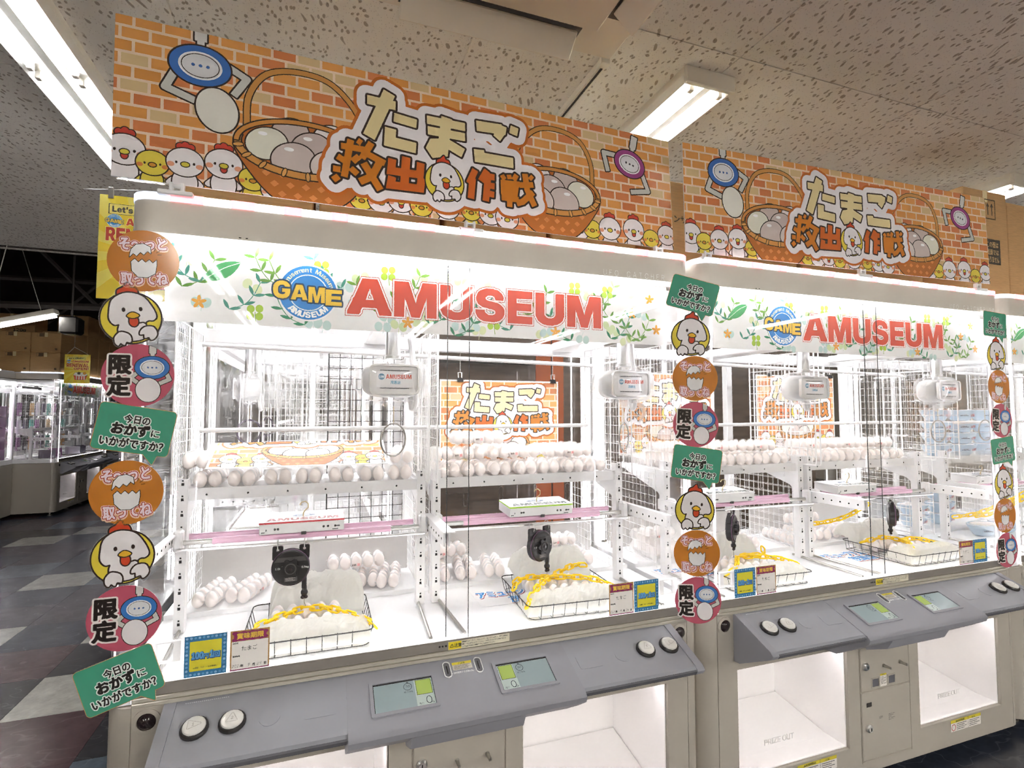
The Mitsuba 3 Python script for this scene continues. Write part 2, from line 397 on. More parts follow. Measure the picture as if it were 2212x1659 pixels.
NB = [0]
def chick(a, x, y, r, hen=True, mouth=False, w=3.2):
    """One of the little birds along the lower edge; (x, y) is the middle of its head."""
    col = 'f3eef0' if hen else 'e2cf52'; NB[0] += 1; bp = f'bird_picture#{NB[0]}'
    for q in (-1, 1): a.inked(smooth_poly([(x + q * r * 0.45, y - r * 0.85), (x + q * r * 1.0, y - r * 1.35), (x + q * r * 0.75, y - r * 1.55), (x + q * r * 0.4, y - r * 1.3)]), col, w, bp)
    a.inked(ell(x, y - r * 1.3, r * 0.68, r * 0.85), col, w, bp)
    if hen:
        a.inked(unary_union([ell(x + d * r * 0.3, y + r * 0.98 + (0.12 * r if d == 0 else 0), r * 0.2, r * 0.22) for d in (-1, 0, 1)]), 'bb4438', w * 0.8, bp)
    a.inked(ell(x, y, r, r * 0.9), col, w, bp)
    for q in (-1, 1):
        a.add(ell(x + q * r * 0.78, y - r * 0.2, r * 0.2, r * 0.16), 'e0a183' if hen else 'd98a4a', bp)
        a.add(ell(x + q * r * 0.48, y - r * 0.05, r * 0.07, r * 0.09), INK, bp)
    if mouth: a.inked(ell(x, y - r * 0.36, r * 0.16, r * 0.2), 'b5443a', w * 0.8, bp)
    a.inked(ell(x, y - r * 0.14, r * 0.22, r * 0.14), 'd8c94f' if hen else 'c98d3a', w * 0.8, bp)

def crane(a, x, y, s, col, arms, w=4.5, rot=0):
    """The grabbing claw: an oval body with a face plate and two bent arms."""
    b = Art()
    b.inked(sbox(x - s * .2, y + s * .95, x + s * .2, y + s * 1.7).union(sbox(x - s * .12, y + s * .6, x + s * .12, y + s)), 'dcdad6', w)
    for pts in arms: b.inked(LineString(pts).buffer(s * .13, cap_style='flat', join_style='round'), 'cfcfc9', w)
    b.inked(ell(x, y, s, s * .76), col, w); b.inked(ell(x, y, s * .68, s * .5), 'e4e5e8', w * .6, ink='ffffff'); b.inked(ell(x, y, s * .6, s * .43), 'e4e5e8', w * .5)
    for q in (-1, 0, 1): b.add(ell(x + q * s * .24, y, s * .06, s * .06), '3d5d96' if col[0] == '3' else '2e2a33')
    for g, c, gr in b.it: a.add(affinity.rotate(g, rot, origin=(x, y)), c, f'claw_picture#{x}')

def basket(a, bx_, by_, s, mirror=False):
    """Wicker basket of eggs; (bx_, by_) the middle of the rim, s about half its width."""
    b = Art(); w = s * .022
    b.add(curve([(-.93, .25), (-.9, .8), (-.62, 1.25), (-.1, 1.4), (.45, 1.3), (.9, .8), (.95, .2)]).buffer(s * .0 + .062), INK); b.add(curve([(-.93, .25), (-.9, .8), (-.62, 1.25), (-.1, 1.4), (.45, 1.3), (.9, .8), (.95, .2)]).buffer(.045), 'c98f4d')
    bowl = smooth_poly([(-1.12, 0), (-.85, -.55), (-.4, -.98), (.1, -1.08), (.6, -.9), (.95, -.5), (1.12, 0), (.6, .3), (-.6, .3)])
    b.inked(bowl, 'b06a35', w / s)
    for i in range(7):
        for j in range(4):
            p = Polygon([(0, .06), (.07, 0), (0, -.06), (-.07, 0)]); q = affinity.translate(p, -.75 + i * .25 + (.12 if j % 2 else 0), -.32 - j * .17)
            if bowl.buffer(-.06).contains(q): b.add(q, 'd08b52')
    inner = ell(0, 0, 1.06, .46); b.inked(inner, 'a9612f', w / s); eggs = Art()
    for x, y, c, r in ((-.25, .28, 'c9bab5', .3), (.4, .3, 'efe9ea', .28), (-.62, .02, 'e9e8d8', .33), (.1, .05, 'cbbcb8', .34), (.68, 0, 'eceadd', .33), (-.2, -.2, 'd2c4bf', .36), (.4, -.22, 'ddd2cd', .33)):
        b.inked(ell(x, y, r, r * .82, 20), c, w / s); b.add(ell(x - r * .2, y + r * .5, r * .22, r * .1), 'ffffff')
    lip = ell(0, 0, 1.12, .52).difference(ell(0, .01, 1.02, .42)).difference(sbox(-2, .1, 2, 1)); b.inked(lip, 'cf9450', w / s)
    back = ell(0, 0, 1.12, .52).difference(ell(0, .0, 1.05, .45)).intersection(sbox(-2, .0, 2, 1)); b.inked(back, 'c98a48', w / s)
    for k in range(9):
        t = math.pi * (1.05 + k * .115); c = (1.07 * math.cos(t), .47 * math.sin(t)); b.inked(ell(*c, .03, .075, math.degrees(t) + 90), 'd8a360', w / s * .7)
    for g, c, gr in b.it:
        g = affinity.scale(g, -s if mirror else s, s, origin=(0, 0)); a.add(affinity.translate(g, bx_, by_), c, f'basket_picture#{bx_}')

def banner_art():
    a = Art(); W, Hh = 1860, 450
    bricks(a, W, Hh, 3)
    for x, y, r, hen, mo in ((28, 77, 46, 1, 1), (91, 50, 37, 0, 0), (261, 77, 46, 1, 1), (167, 65, 44, 1, 0), (335, 44, 36, 0, 0), (395, 20, 38, 1, 0), (640, 30, 36, 0, 0), (700, 32, 40, 1, 0), (763, 42, 40, 1, 1), (829, 34, 36, 0, 0), (915, 42, 42, 1, 0), (1000, 40, 34, 0, 0), (1070, 40, 40, 1, 0), (1132, 34, 42, 1, 0), (1430, 28, 36, 1, 0), (1479, 38, 37, 0, 0), (1558, 50, 47, 1, 0), (1668, 58, 47, 1, 1), (1750, 33, 37, 0, 0), (1828, 55, 43, 1, 0)):
        chick(a, x, y, r, bool(hen), bool(mo))
    basket(a, 478, 155, 172); basket(a, 1330, 160, 168, True)
    crane(a, 200, 352, 76, '3a66a8', [[(138, 322), (116, 272), (188, 248)], [(270, 365), (318, 340), (284, 283)]])
    a.inked(ell(243, 231, 52, 64, 14), 'ebe9df', 4.5, 'egg_picture')
    crane(a, 1663, 321, 70, '8d3f78', [[(1600, 330), (1540, 318), (1574, 252)], [(1725, 305), (1768, 246), (1690, 212)]], rot=-14)
    title(a)
    return a

def poster_art(seed=5):
    """The poster of the same campaign, 620 x 440 mm."""
    a = Art(); a.add(sbox(0, 0, 620, 440), 'f6f3ef')
    b = Art(); bricks(b, 604, 424, seed, 62, 26, 7)
    for x, y, r, hen in ((60, 62, 34, 1), (112, 44, 28, 0), (165, 60, 34, 1), (225, 40, 30, 1), (410, 44, 32, 1), (470, 58, 34, 1), (522, 44, 28, 0), (568, 58, 34, 1)): chick(b, x, y, r, bool(hen), w=2.6)
    basket(b, 305, 120, 130)
    t = Art(); title(t)
    for g, c, gr in t.it: b.add(affinity.translate(affinity.scale(g, .74, .74, origin=(0, 0)), -362, 118), c, gr)
    f = sbox(0, 0, 604, 424)
    for g, c, gr in b.it:
        g = g.intersection(f)
        if not g.is_empty: a.add(affinity.translate(g, 8, 8), c, gr)
    return a

def leaf(x, y, L, w, rot):
    n = 9; t = np.linspace(0, 1, n); s = np.sin(t * math.pi) ** 0.8 * w / 2
    p = Polygon(np.vstack([np.column_stack([t * L, s]), np.column_stack([t * L, -s])[::-1]])).buffer(0)
    return affinity.translate(affinity.rotate(p, rot, origin=(0, 0)), x, y)

def logo_art(a, x, y, r, group='logo'):
    a.add(ell(x, y, r * 1.06, r * 1.06, n=24), 'f4f6f8', group); a.add(ell(x, y, r, r, n=24), '2f86cf', group)
    a.add(ell(x, y, r * .68, r * .68, n=24).difference(ell(x, y, r * .64, r * .64, n=24)), 'e9f2fa', group)
    for text, rad, h, a0, a1, flip, bold, col in (('Amusement Museum', .77, .17, 158, 22, 1, 700, 'f1e6c0'), ('AMUSEUM', .93, .22, 228, 312, -1, 900, 'ffffff')):
        for i, ch in enumerate(text):
            if ch == ' ': continue
            t = math.radians(a0 + (a1 - a0) * i / (len(text) - 1)); g = glyphs(ch, r * h, bold); u0, _, u1, _ = g.bounds
            g = affinity.rotate(affinity.translate(g, -(u0 + u1) / 2, 0), math.degrees(t) - 90 * flip, origin=(0, 0))
            a.add(affinity.translate(g, x + rad * r * math.cos(t), y + rad * r * math.sin(t)), col, group)
    g = unary_union([affinity.translate(fitted(ch, 0, r * .58, 0, r * hh, 900), x - r * 1.2 + i * r * .6, y - r * hh / 2 - i * r * .06 + .06 * r) for i, (ch, hh) in enumerate(zip('GAME', (.66, .56, .58, .6)))])
    a.add(g.buffer(r * .055, 4), '15314f', group); a.add(g, 'eec43c', group)

def sign_art(W=1740, Hh=235):
    """The header sign: white sheet with leaves, a round logo and the red word. The origin is its lower left corner."""
    a = Art(); a.add(sbox(0, 0, W, Hh), 'eff0f0', 'sheet')
    r = np.random.default_rng(11)
    pale = ['cfe0b4', 'bcd6cf', 'd9e3b9', 'c3dcd9', 'cddcae']
    for i in range(46):
        x, y = r.uniform(10, W - 10), r.uniform(8, Hh - 8); c = pale[r.integers(5)]
        a.line([(x, y - 26), (x + r.uniform(-6, 6), y), (x + r.uniform(-14, 14), y + 24)], 1.6, c, 'leaf_picture')
        for q in (-1, 1): a.add(ell(x + q * 14, y + r.uniform(-8, 12), 13, 16, r.uniform(-30, 30), 8), c, 'leaf_picture')
    for x in list(np.arange(95, W, 118)) + [60, 300, 335, 1440, 1500, 1560]:
        x += r.uniform(-20, 20); y = r.uniform(30, Hh - 60); c = ['5d8f3a', '2f7f5b', '6fa03c', '3c8a78'][r.integers(4)]; d = r.choice([-1, 1])
        st = [(x - d * 40, y - 34), (x, y - 18), (x + d * 26, y + 12), (x + d * 44, y + 52)]; a.line(st, 2.2, c, 'leaf_picture')
        for k, (px, py) in enumerate(st):
            for q in (-1, 1): a.add(leaf(px, py, 34, 10, (62 if d > 0 else 118) + q * 52 + r.uniform(-10, 10)), c, 'leaf_picture')
    a.add(leaf(96, 128, 120, 46, 32), '3f9a5a', 'leaf_picture'); a.line([(96, 128), (150, 168), (196, 190)], 2.4, 'e4f0e0', 'leaf_picture')
    for x, y in ((88, 62), (706, 34), (1580, 120), (1690, 60), (1250, 30), (1660, 180)):
        for k in range(5): a.add(ell(x + 11 * math.cos(k * 1.257 + .3), y + 11 * math.sin(k * 1.257 + .3), 10, 5, math.degrees(k * 1.257 + .3), 6), 'e0a23a', 'leaf_picture')
    for x, y in ((430, 195), (640, 196), (1010, 50), (1330, 200), (1470, 196), (240, 40)):
        for dx, dy in ((-12, 10), (12, 12), (-13, -12), (12, -12)): a.add(ell(x + dx, y + dy, 11, 12, 0, 8), 'a6c83c', 'leaf_picture')
        a.line([(x, y), (x + 4, y - 40)], 2, '7ba43a', 'leaf_picture')
    g = unary_union([affinity.translate(fitted(ch, 0, w, 0, 116, 800), x, 55) for ch, x, w in (('A', 512, 138), ('M', 662, 140), ('U', 818, 112), ('S', 944, 104), ('E', 1064, 92), ('U', 1172, 112), ('M', 1300, 140))])
    a.add(g.buffer(8.5, 4, join_style='mitre'), 'b3402f', 'lettering'); a.add(g.buffer(6.6, 4, join_style='mitre'), 'f5eeec', 'lettering'); a.add(g.buffer(2, join_style='mitre'), 'cf4a36', 'lettering')
    logo_art(a, 392, 112, 86)
    return a

def sticker_art(kind):
    """Origin in the middle, about 170 mm across. Returns the art and its outline."""
    a = Art()
    if kind == 'o':
        out = ell(0, 0, 86, 86, n=24); a.add(out, 'c07830', 'picture')
        for t, y in (('そ～っと', 34), ('取ってね', -64)):
            g = glyphs(t, 34, cjk=True).buffer(1.5); u0, _, u1, _ = g.bounds; g = affinity.translate(affinity.scale(g, 112 / (u1 - u0), 1, origin=(0, 0)), -u0 * 112 / (u1 - u0) - 56, y)
            g = affinity.rotate(g, 4, origin=(0, 0)); a.add(affinity.translate(g.buffer(4.5), 0, -2), 'efc9a4', 'lettering'); a.add(g.buffer(3.6), 'f0d0cf', 'lettering'); a.add(g.buffer(2.2), 'a84a32', 'lettering'); a.add(g, 'f6e2ea', 'lettering')
        zig = [(-30 + i * 8.6, (4 if i % 2 else -5)) for i in range(8)]
        a.inked(Polygon([(-30, -4)] + zig + [(31, -10), (28, -34), (10, -46), (-12, -46), (-27, -30)]).buffer(0), 'f1eff0', 1.6, 'picture')
        top = Polygon([(-34 + i * 8.4, (12 + i * 2.3) + (5 if i % 2 else -4)) for i in range(7)] + [(14, 40), (-2, 48), (-20, 44), (-31, 30)]).buffer(0)
        a.inked(top, 'f1eff0', 1.6, 'picture')
        for p, q in (((24, 30), (26, 37)), ((30, 26), (37, 31)), ((33, 20), (41, 21))): a.line([p, q], 2.2, '7a4a20', 'picture', False)
    elif kind == 'p':
        out = ell(0, 0, 86, 86, n=24); a.add(out, 'b9566a', 'picture')
        b = Art(); crane(b, 32, 22, 41, '3a72b4', [[(0, 10), (-18, -8), (4, -24)], [(64, 12), (74, -10), (50, -22)]], w=1.8)
        for g, c, _ in b.it: a.add(g.intersection(out), c, 'picture')
        a.inked(ell(24, -40, 29, 33, 8), 'f0ecee', 1.8, 'picture')
        for ch, y in (('限', 8), ('定', -50)):
            g = affinity.translate(glyphs(ch, 50, cjk=True).buffer(2.6), -72, y); a.add(g.buffer(4.5), 'f3ece8', 'lettering'); a.add(g, '1d1716', 'lettering')
    elif kind == 'c':
        rooster(a, 0, -6, 80, 'picture', line=4); out = unary_union([g for g, _, _ in a.it]).buffer(0.5)
    else:
        out = sbox(-80, -46, 80, 58).buffer(12).union(Polygon([(28, -50), (66, -50), (58, -80)]).buffer(3)); a.add(out, 'b98d52', 'picture'); a.add(out.buffer(-1.5), '3f8f74', 'picture')
        for t, x0, x1, y, h, fat in (('今日の', -30, 32, 24, 22, .7), ('おかず', -54, 36, -8, 30, 1.8), ('に', 40, 60, -6, 20, .5), ('いかがですか？', -74, 76, -42, 24, 1.0)):
            g = glyphs(t, h, cjk=True).buffer(fat); u0, _, u1, _ = g.bounds; k = (x1 - x0) / (u1 - u0); g = affinity.translate(affinity.scale(g, k, 1, origin=(0, 0)), x0 - u0 * k, y)
            a.add(g.buffer(2.6), 'eef2ee', 'lettering'); a.add(g, '171514', 'lettering')
    return a, out

def price_art():
    a = Art(); a.add(sbox(0, 0, 106, 112), '2f6a94', 'frame')
    for i in range(10):
        for x, y in ((6, 6 + i * 11.1), (100, 6 + i * 11.1)): a.add(ell(x, y, 3.4, 3.4, n=5), '8fb4d4' if i % 2 else '5a94bd', 'frame')
        if 0 < i < 9:
            for y in (6, 106): a.add(ell(6 + i * 10.45, y, 3.4, 3.4, n=5), '8fb4d4' if i % 2 else '5a94bd', 'frame')
    a.add(sbox(15, 17, 91, 95).buffer(2), 'ddd238', 'face')
    for t, x0, x1, h, cj in (('100', 18, 47, 19, 0), ('円', 48, 60, 13, 1), ('1', 64, 71, 20, 0), ('回', 72, 88, 16, 1)):
        g = fitted(t, x0, x1, 48, 48 + h, 900, bool(cj)).buffer(.5); a.add(affinity.translate(g.buffer(1.3), .9, -1.1), '1c3a6b', 'lettering'); a.add(g, '5fa3d6', 'lettering')
    txt(a, '台移動・サポートはお気軽に', 22, 22, 4.2, '3b3a20', cjk=True, fat=.1)
    return a

def expiry_art(day='29'):
    a = Art(); a.add(sbox(0, 0, 103, 112), 'a9824a', 'frame'); a.add(sbox(0, 0, 103, 6), '8b4a6a', 'frame')
    a.add(unary_union([sbox(9, 86, 94, 106)] + [ell(12 + i * 11.3, 86 + (i % 2) * 2, 8, 5, n=6) for i in range(8)] + [ell(12 + i * 11.3, 105 - (i % 2) * 2, 8, 5, n=6) for i in range(8)]), '7c2453', 'face')
    g = fitted('賞味期限', 17, 87, 88, 104, cjk=True).buffer(.7); a.add(g, 'e2bd4c', 'lettering')
    a.add(sbox(5, 46, 98, 80).buffer(1.5), 'f0ece8', 'face'); a.add(sbox(5, 5, 98, 43).buffer(1.5), 'f0ece8', 'face')
    txt(a, '商品名', 6, 75, 4.4, '2a2624', cjk=True, fat=.2); txt(a, '賞味期限', 6, 38, 4.4, '2a2624', cjk=True, fat=.2)
    g = glyphs('たまご', 13, cjk=True); a.add(affinity.skew(affinity.translate(g, 28, 55), -8), '3a3836', 'lettering')
    for t, x in (('2026', 4), ('9', 46), (day, 70)): a.add(affinity.translate(affinity.skew(glyphs(t, 7.5, 300), 12), x, 9), '3a3836', 'lettering')
    for t, x in (('年', 27), ('月', 58), ('日', 88)): txt(a, t, x, 9, 7, '1c1a19', cjk=True, fat=.4)
    return a
# ------------------------------------------------------------------ the room
CZ = 3.3
struct('floor', bx(-9, 12, -12, 17, -0.1, -0.006), 'tile_black')
P0 = 0.5075; TX, TY = -1.030, 1.866
known = {(0, 0): 'white', (-1, 0): 'black', (0, -1): 'maroon', (-1, -1): 'maroon', (1, -1): 'black', (1, -2): 'blue', (0, -2): 'maroon', (-1, 1): 'maroon', (0, 1): 'black', (-2, 1): 'navy', (-2, 2): 'white', (-1, 2): 'navy', (0, 2): 'white',
         (-2, 3): 'plum', (-1, 3): 'plum', (0, 3): 'navy', (-1, 4): 'plum', (-2, 4): 'navy', (-3, 4): 'plum', (-3, 3): 'navy', (-2, 5): 'white', (-3, 6): 'blue', (-2, 6): 'navy', (-3, 5): 'navy', (-1, 6): 'white', (-4, 9): 'white', (-3, 9): 'navy', (-3, 8): 'plum', (-2, 9): 'white',
         (-3, 10): 'white', (-4, 11): 'blue', (-4, 8): 'plum', (-4, 7): 'navy', (-3, 12): 'white', (5, -4): 'blue', (6, -4): 'black', (7, -4): 'black', (8, -4): 'navy', (6, -5): 'navy', (7, -5): 'blue'}
tile_m = bx(0.0006, P0 - 0.0006, 0.0006, P0 - 0.0006, -0.006, 0.0, 0.0006)
tile_d = {k: mikit.ply(tile_m, 'tile_' + k) for k in TILE}
r_ = np.random.default_rng(4)
def tile_seen(x, y): return (x < 0.15 and y < 13 and x > -4.5 and y > 0.2) or (y < 1.0 and -2.2 < y and x > -1.4 and x < 6.5)
rest = {k: [] for k in TILE}
for i in range(-15, 21):
    for j in range(-20, 28):
        x, y = TX + i * P0, TY + j * P0
        c = known.get((i, j)) or ['navy', 'black', 'maroon', 'plum', 'navy', 'white', 'black', 'blue', 'plum'][r_.integers(9)]
        if y < -3.5 or y > 13 or x > 8 or x < -6: continue
        if tile_seen(x, y): spart('floor', 'tile', tile_d[c], tr(x, y, 0))
        else: rest[c].append(mv(tile_m, x, y, 0))
for c, ms in rest.items():
    if ms: key = spart('floor', 'outlying_tile', mikit.ply(cat_(ms), 'tile_' + c)); labels[key] = {'kind': 'stuff'}

struct('ceiling', bx(-9, 12, -12, 4.92, CZ + 0.004, CZ + 0.05), 'ceiling_board')
pm = bx(0.002, 1.224, 0.002, 1.224, 0.0, 0.004, 0.0015); pd = mikit.ply(pm, 'ceiling_board')
rest = []
for i in range(-6, 9):
    for j in range(-10, 4):
        x, y = -0.08 + i * 1.226, 0.175 + j * 1.226
        if x < -9 or x > 11: continue
        if y > -1.3 and -5 < x < 7: spart('ceiling', 'panel', pd, tr(x, y, CZ))
        else: rest.append(mv(pm, x, y, CZ))
key = spart('ceiling', 'outlying_panel', mikit.ply(cat_(rest), 'ceiling_board')); labels[key] = {'kind': 'stuff'}
struct('trim_1', bx(-9, 12, 4.92, 4.96, CZ - 0.01, 4.6), 'wall_dark')
struct('wall_back', bx(-9, 12, 17.0, 17.1, 0, 6.5), 'wall_dark')
struct('wall_left', bx(-9.1, -9, -12, 17, 0, 6.5), 'wall_plain')
struct('wall_right', bx(12, 12.1, -12, 17, 0, 6.5), 'wall_plain')
struct('wall_front', bx(-9, 12, -12.1, -12, 0, 6.5), 'wall_plain')
# the open roof beyond the edge of the ceiling
rm = bx(-9.2, 12, 0, 0.06, -6, 6.5); rm = rotm(bx(-9.2, 12.2, -6.6, 6.6, -0.03, 0.03), 9, (0, 1, 0)); rm.apply_translation([1.5, 10.8, 5.2])
struct('roof', rm, 'roof_sheet')
k = Kit()
for s in range(2):
    k.add('chord', rod((-8.5, 0, 2.95 + 1.1 * s), (3, 0, 3.3 + 0.9 * s), 0.05, 6), 'truss_steel')
for i in range(12): k.add('web', rod((-8.5 + i, 0, 2.97 + i * .03 + (1.08 if i % 2 else 0)), (-7.5 + i, 0, 2.97 + i * .03 + (0 if i % 2 else 1.05)), 0.028, 6), 'truss_steel')
for y in (7.4, 10.5, 13.6): put(k, 'roof_truss', {7.4: 'dark steel roof truss nearest the ceiling edge', 10.5: 'middle dark steel roof truss in the open ceiling', 13.6: 'farthest dark steel roof truss in the open ceiling'}[y], 'truss', tr(0, y, 0), 'roof trusses')
# the dim part of the hall seen through the right cells
kw = Kit(); kw.add('panel', bx(-.6, 6.2, 0, .06, 0, CZ - .01), 'dark_panel'); kw.add('orange_panel', bx(1.66, 1.86, -.012, 0, 0, CZ - .01), 'wall_orange'); kw.add('orange_panel', bx(1.88, 2.03, -.016, -.004, 0, CZ - .01), 'wall_orange')
for z in (1.2, 1.7, 2.2): kw.add('ledge', bx(-.5, 1.6, -.3, 0, z, z + .03), 'dark_grey')
put(kw, 'shop_partition', 'dark brown wooden partition with orange strips seen behind the machines', 'partition', tr(1.35, 4.3, 0))

# ------------------------------------------------------------------ lamps on the ceiling
def fixture_kit(L, n=2, wt=.6, lv=1.0):
    k = Kit(); w = .145
    prof = [(-w, 0), (w, 0), (w, -.035), (w - .012, -.075), (.035, -.045), (.02, -.075), (-.02, -.075), (-.035, -.045), (-w + .012, -.075), (-w, -.035)]
    body = trimesh.creation.extrude_polygon(Polygon(prof), L, engine='earcut'); body.apply_transform(np.array([[1, 0, 0, 0], [0, 0, 1, 0], [0, 1, 0, 0], [0, 0, 0, 1.0]])); body.invert()
    k.add('body', body, 'fixture_white')
    for y in (0, L): k.add('end_cap', bx(-w - .002, w + .002, y - .012, y + .012, -.085, 0, .004), 'fixture_white')
    for s in (-1, 1):
        for i in range(n):
            a, b = .04 + i * L / n, (i + 1) * L / n - .04
            t = k.raw('tube', emit(rod((s * .085, a, -.078), (s * .085, b, -.078), .0155, 10), np.array(L_TUBE) * lv, wt))
            for q in (a, b): k.add('socket', bx(s * .085 - .012, s * .085 + .012, q - .014, q + .014, -.098, -.04, .003), 'fixture_white')
    return k
fk, fk1 = fixture_kit(2.5, lv=.42), fixture_kit(2.5, 1, .8)
for x, y, lab in ((-.665, .02, 'long white twin tube ceiling light left of the big brick banner'), (2.31, .31, 'white twin tube ceiling light between the two brick banners'), (5.2, .5, 'twin tube ceiling light at the right edge above the boxes'),
                  (-.7, -6.3, 'left twin tube light of the row mirrored in the glass'), (2.31, -6.3, 'middle twin tube light of the row mirrored in the glass'), (5.2, -6.3, 'right twin tube light of the row mirrored in the glass'),
                  (-.7, -10.0, 'left twin tube light of the rearmost row'), (2.31, -10.0, 'middle twin tube light of the rearmost row'), (8.3, -6.3, 'far right twin tube light of the row mirrored in the glass'), (5.2, -10.0, 'right twin tube light of the rearmost row'), (8.3, .5, 'twin tube light beyond the right edge of the picture'), (-3.7, -6.3, 'far left twin tube light of the row behind the viewer')):
    put(fk if y > -1 else fk1, 'ceiling_light', lab, 'ceiling light', tr(x, y, CZ), 'twin tube ceiling lights')
kh = Kit(); kh.add('body', bx(-.55, .6, -.07, .07, 0, .06, .01), 'fixture_white')
for s in (-1, 1): kh.raw('tube', emit(rod((-.52, s * .04, -.02), (.57, s * .04, -.02), .0155, 8), np.array(L_TUBE) * .4, .15))
for s in (-.4, .45): kh.add('wire', rod((s, 0, .06), (s, 0, 1.9), .004, 5), 'rope_white')
put(kh, 'hanging_light', 'hanging twin tube light under the dark open roof', 'ceiling light', tr(-3.1, 6.2, 2.66) @ ry(-16))
ks = Kit(); ks.add('box', bx(-.1, .1, -.12, .12, -.12, .1, .03), 'black_plastic'); ks.add('bracket', rod((0, 0, .1), (0, 0, 1.1), .012, 6), 'truss_steel')
ks.add('grille', bx(-.085, .085, -.125, -.118, -.1, .08), 'dark_grey')
put(ks, 'ceiling_speaker', 'black speaker hanging beside the far hanging light', 'speaker', tr(-2.45, 6.4, 2.72))

# ceiling air conditioner: a corner of it shows
ka = Kit(); a0, a1, b0, b1 = .60, 1.78, -.95, .36
ka.add('panel', bx(a0, a1, b0, b1, CZ - .035, CZ - .003, .01), 'ac_plastic'); ka.add('inner_panel', bx(a0 + .16, a1 - .16, b0 + .16, b1 - .17, CZ - .062, CZ - .03, .012), 'ac_plastic')
for i in range(9): ka.add('grille_slat', bx(a0 + .28, a1 - .28, b0 + .34 + i * .072, b0 + .362 + i * .072, CZ - .07, CZ - .06, .003), 'panel_dark')
for y, dx in ((b1 - .1, 0),):
    ka.add('outlet', bx(a0 + .2, a1 - .22, b1 - .155, b1 - .035, CZ - .037, CZ - .033), 'dark_grey')
    v = bx(a0 + .2, a1 - .24, -.005, .11, -.008, .008, .004); v = rotm(v, -38, (1, 0, 0)); ka.add('vane', mv(v, 0, b1 - .14, CZ - .055), 'ac_plastic')
ka.add('outlet', bx(a1 - .155, a1 - .035, b0 + .2, b1 - .24, CZ - .037, CZ - .033), 'dark_grey')
v = bx(-.005, .11, b0 + .2, b1 - .28, -.008, .008, .004); ka.add('vane', mv(rotm(v, 40, (0, 1, 0)), a1 - .14, 0, CZ - .05), 'ac_plastic')
put(ka, 'air_conditioner', 'white ceiling cassette air conditioner with open vanes at the top of the picture', 'air conditioner')
kr = Kit(); kr.add('rail', bx(-.02, .02, 0, 1.7, -.035, 0, .003), 'fixture_white'); kr.add('slot', bx(-.006, .006, .03, 1.68, -.037, -.034), 'hole_black'); kr.add('end_cap', bx(-.024, .024, -.012, .012, -.038, 0, .003), 'fixture_white')
put(kr, 'ceiling_track', 'slim white ceiling track running back behind the near banner', 'track', tr(1.77, .39, CZ))

# ------------------------------------------------------------------ claw machine
W, D = 1.95, .95
def rrect(x0, x1, y0, y1, r): return sbox(x0 + r, y0 + r, x1 - r, y1 - r).buffer(r, 4)
ZP0, YP1, ZP1 = .826, -.19, .748
SL = math.hypot(YP1, ZP1 - ZP0); SD = np.array([0, YP1, ZP1 - ZP0]) / SL; SN = np.array([0, SD[2], -SD[1]])
def PANEL(x, y): # a frame on the sloping panel: local x along the machine, local y up the slope
    s = -y / -YP1 * SL; o = np.array([0, 0, ZP0]) + SD * (y / YP1 * SL); o[0] = x
    return frame3(o, (1, 0, 0), -SD, SN)

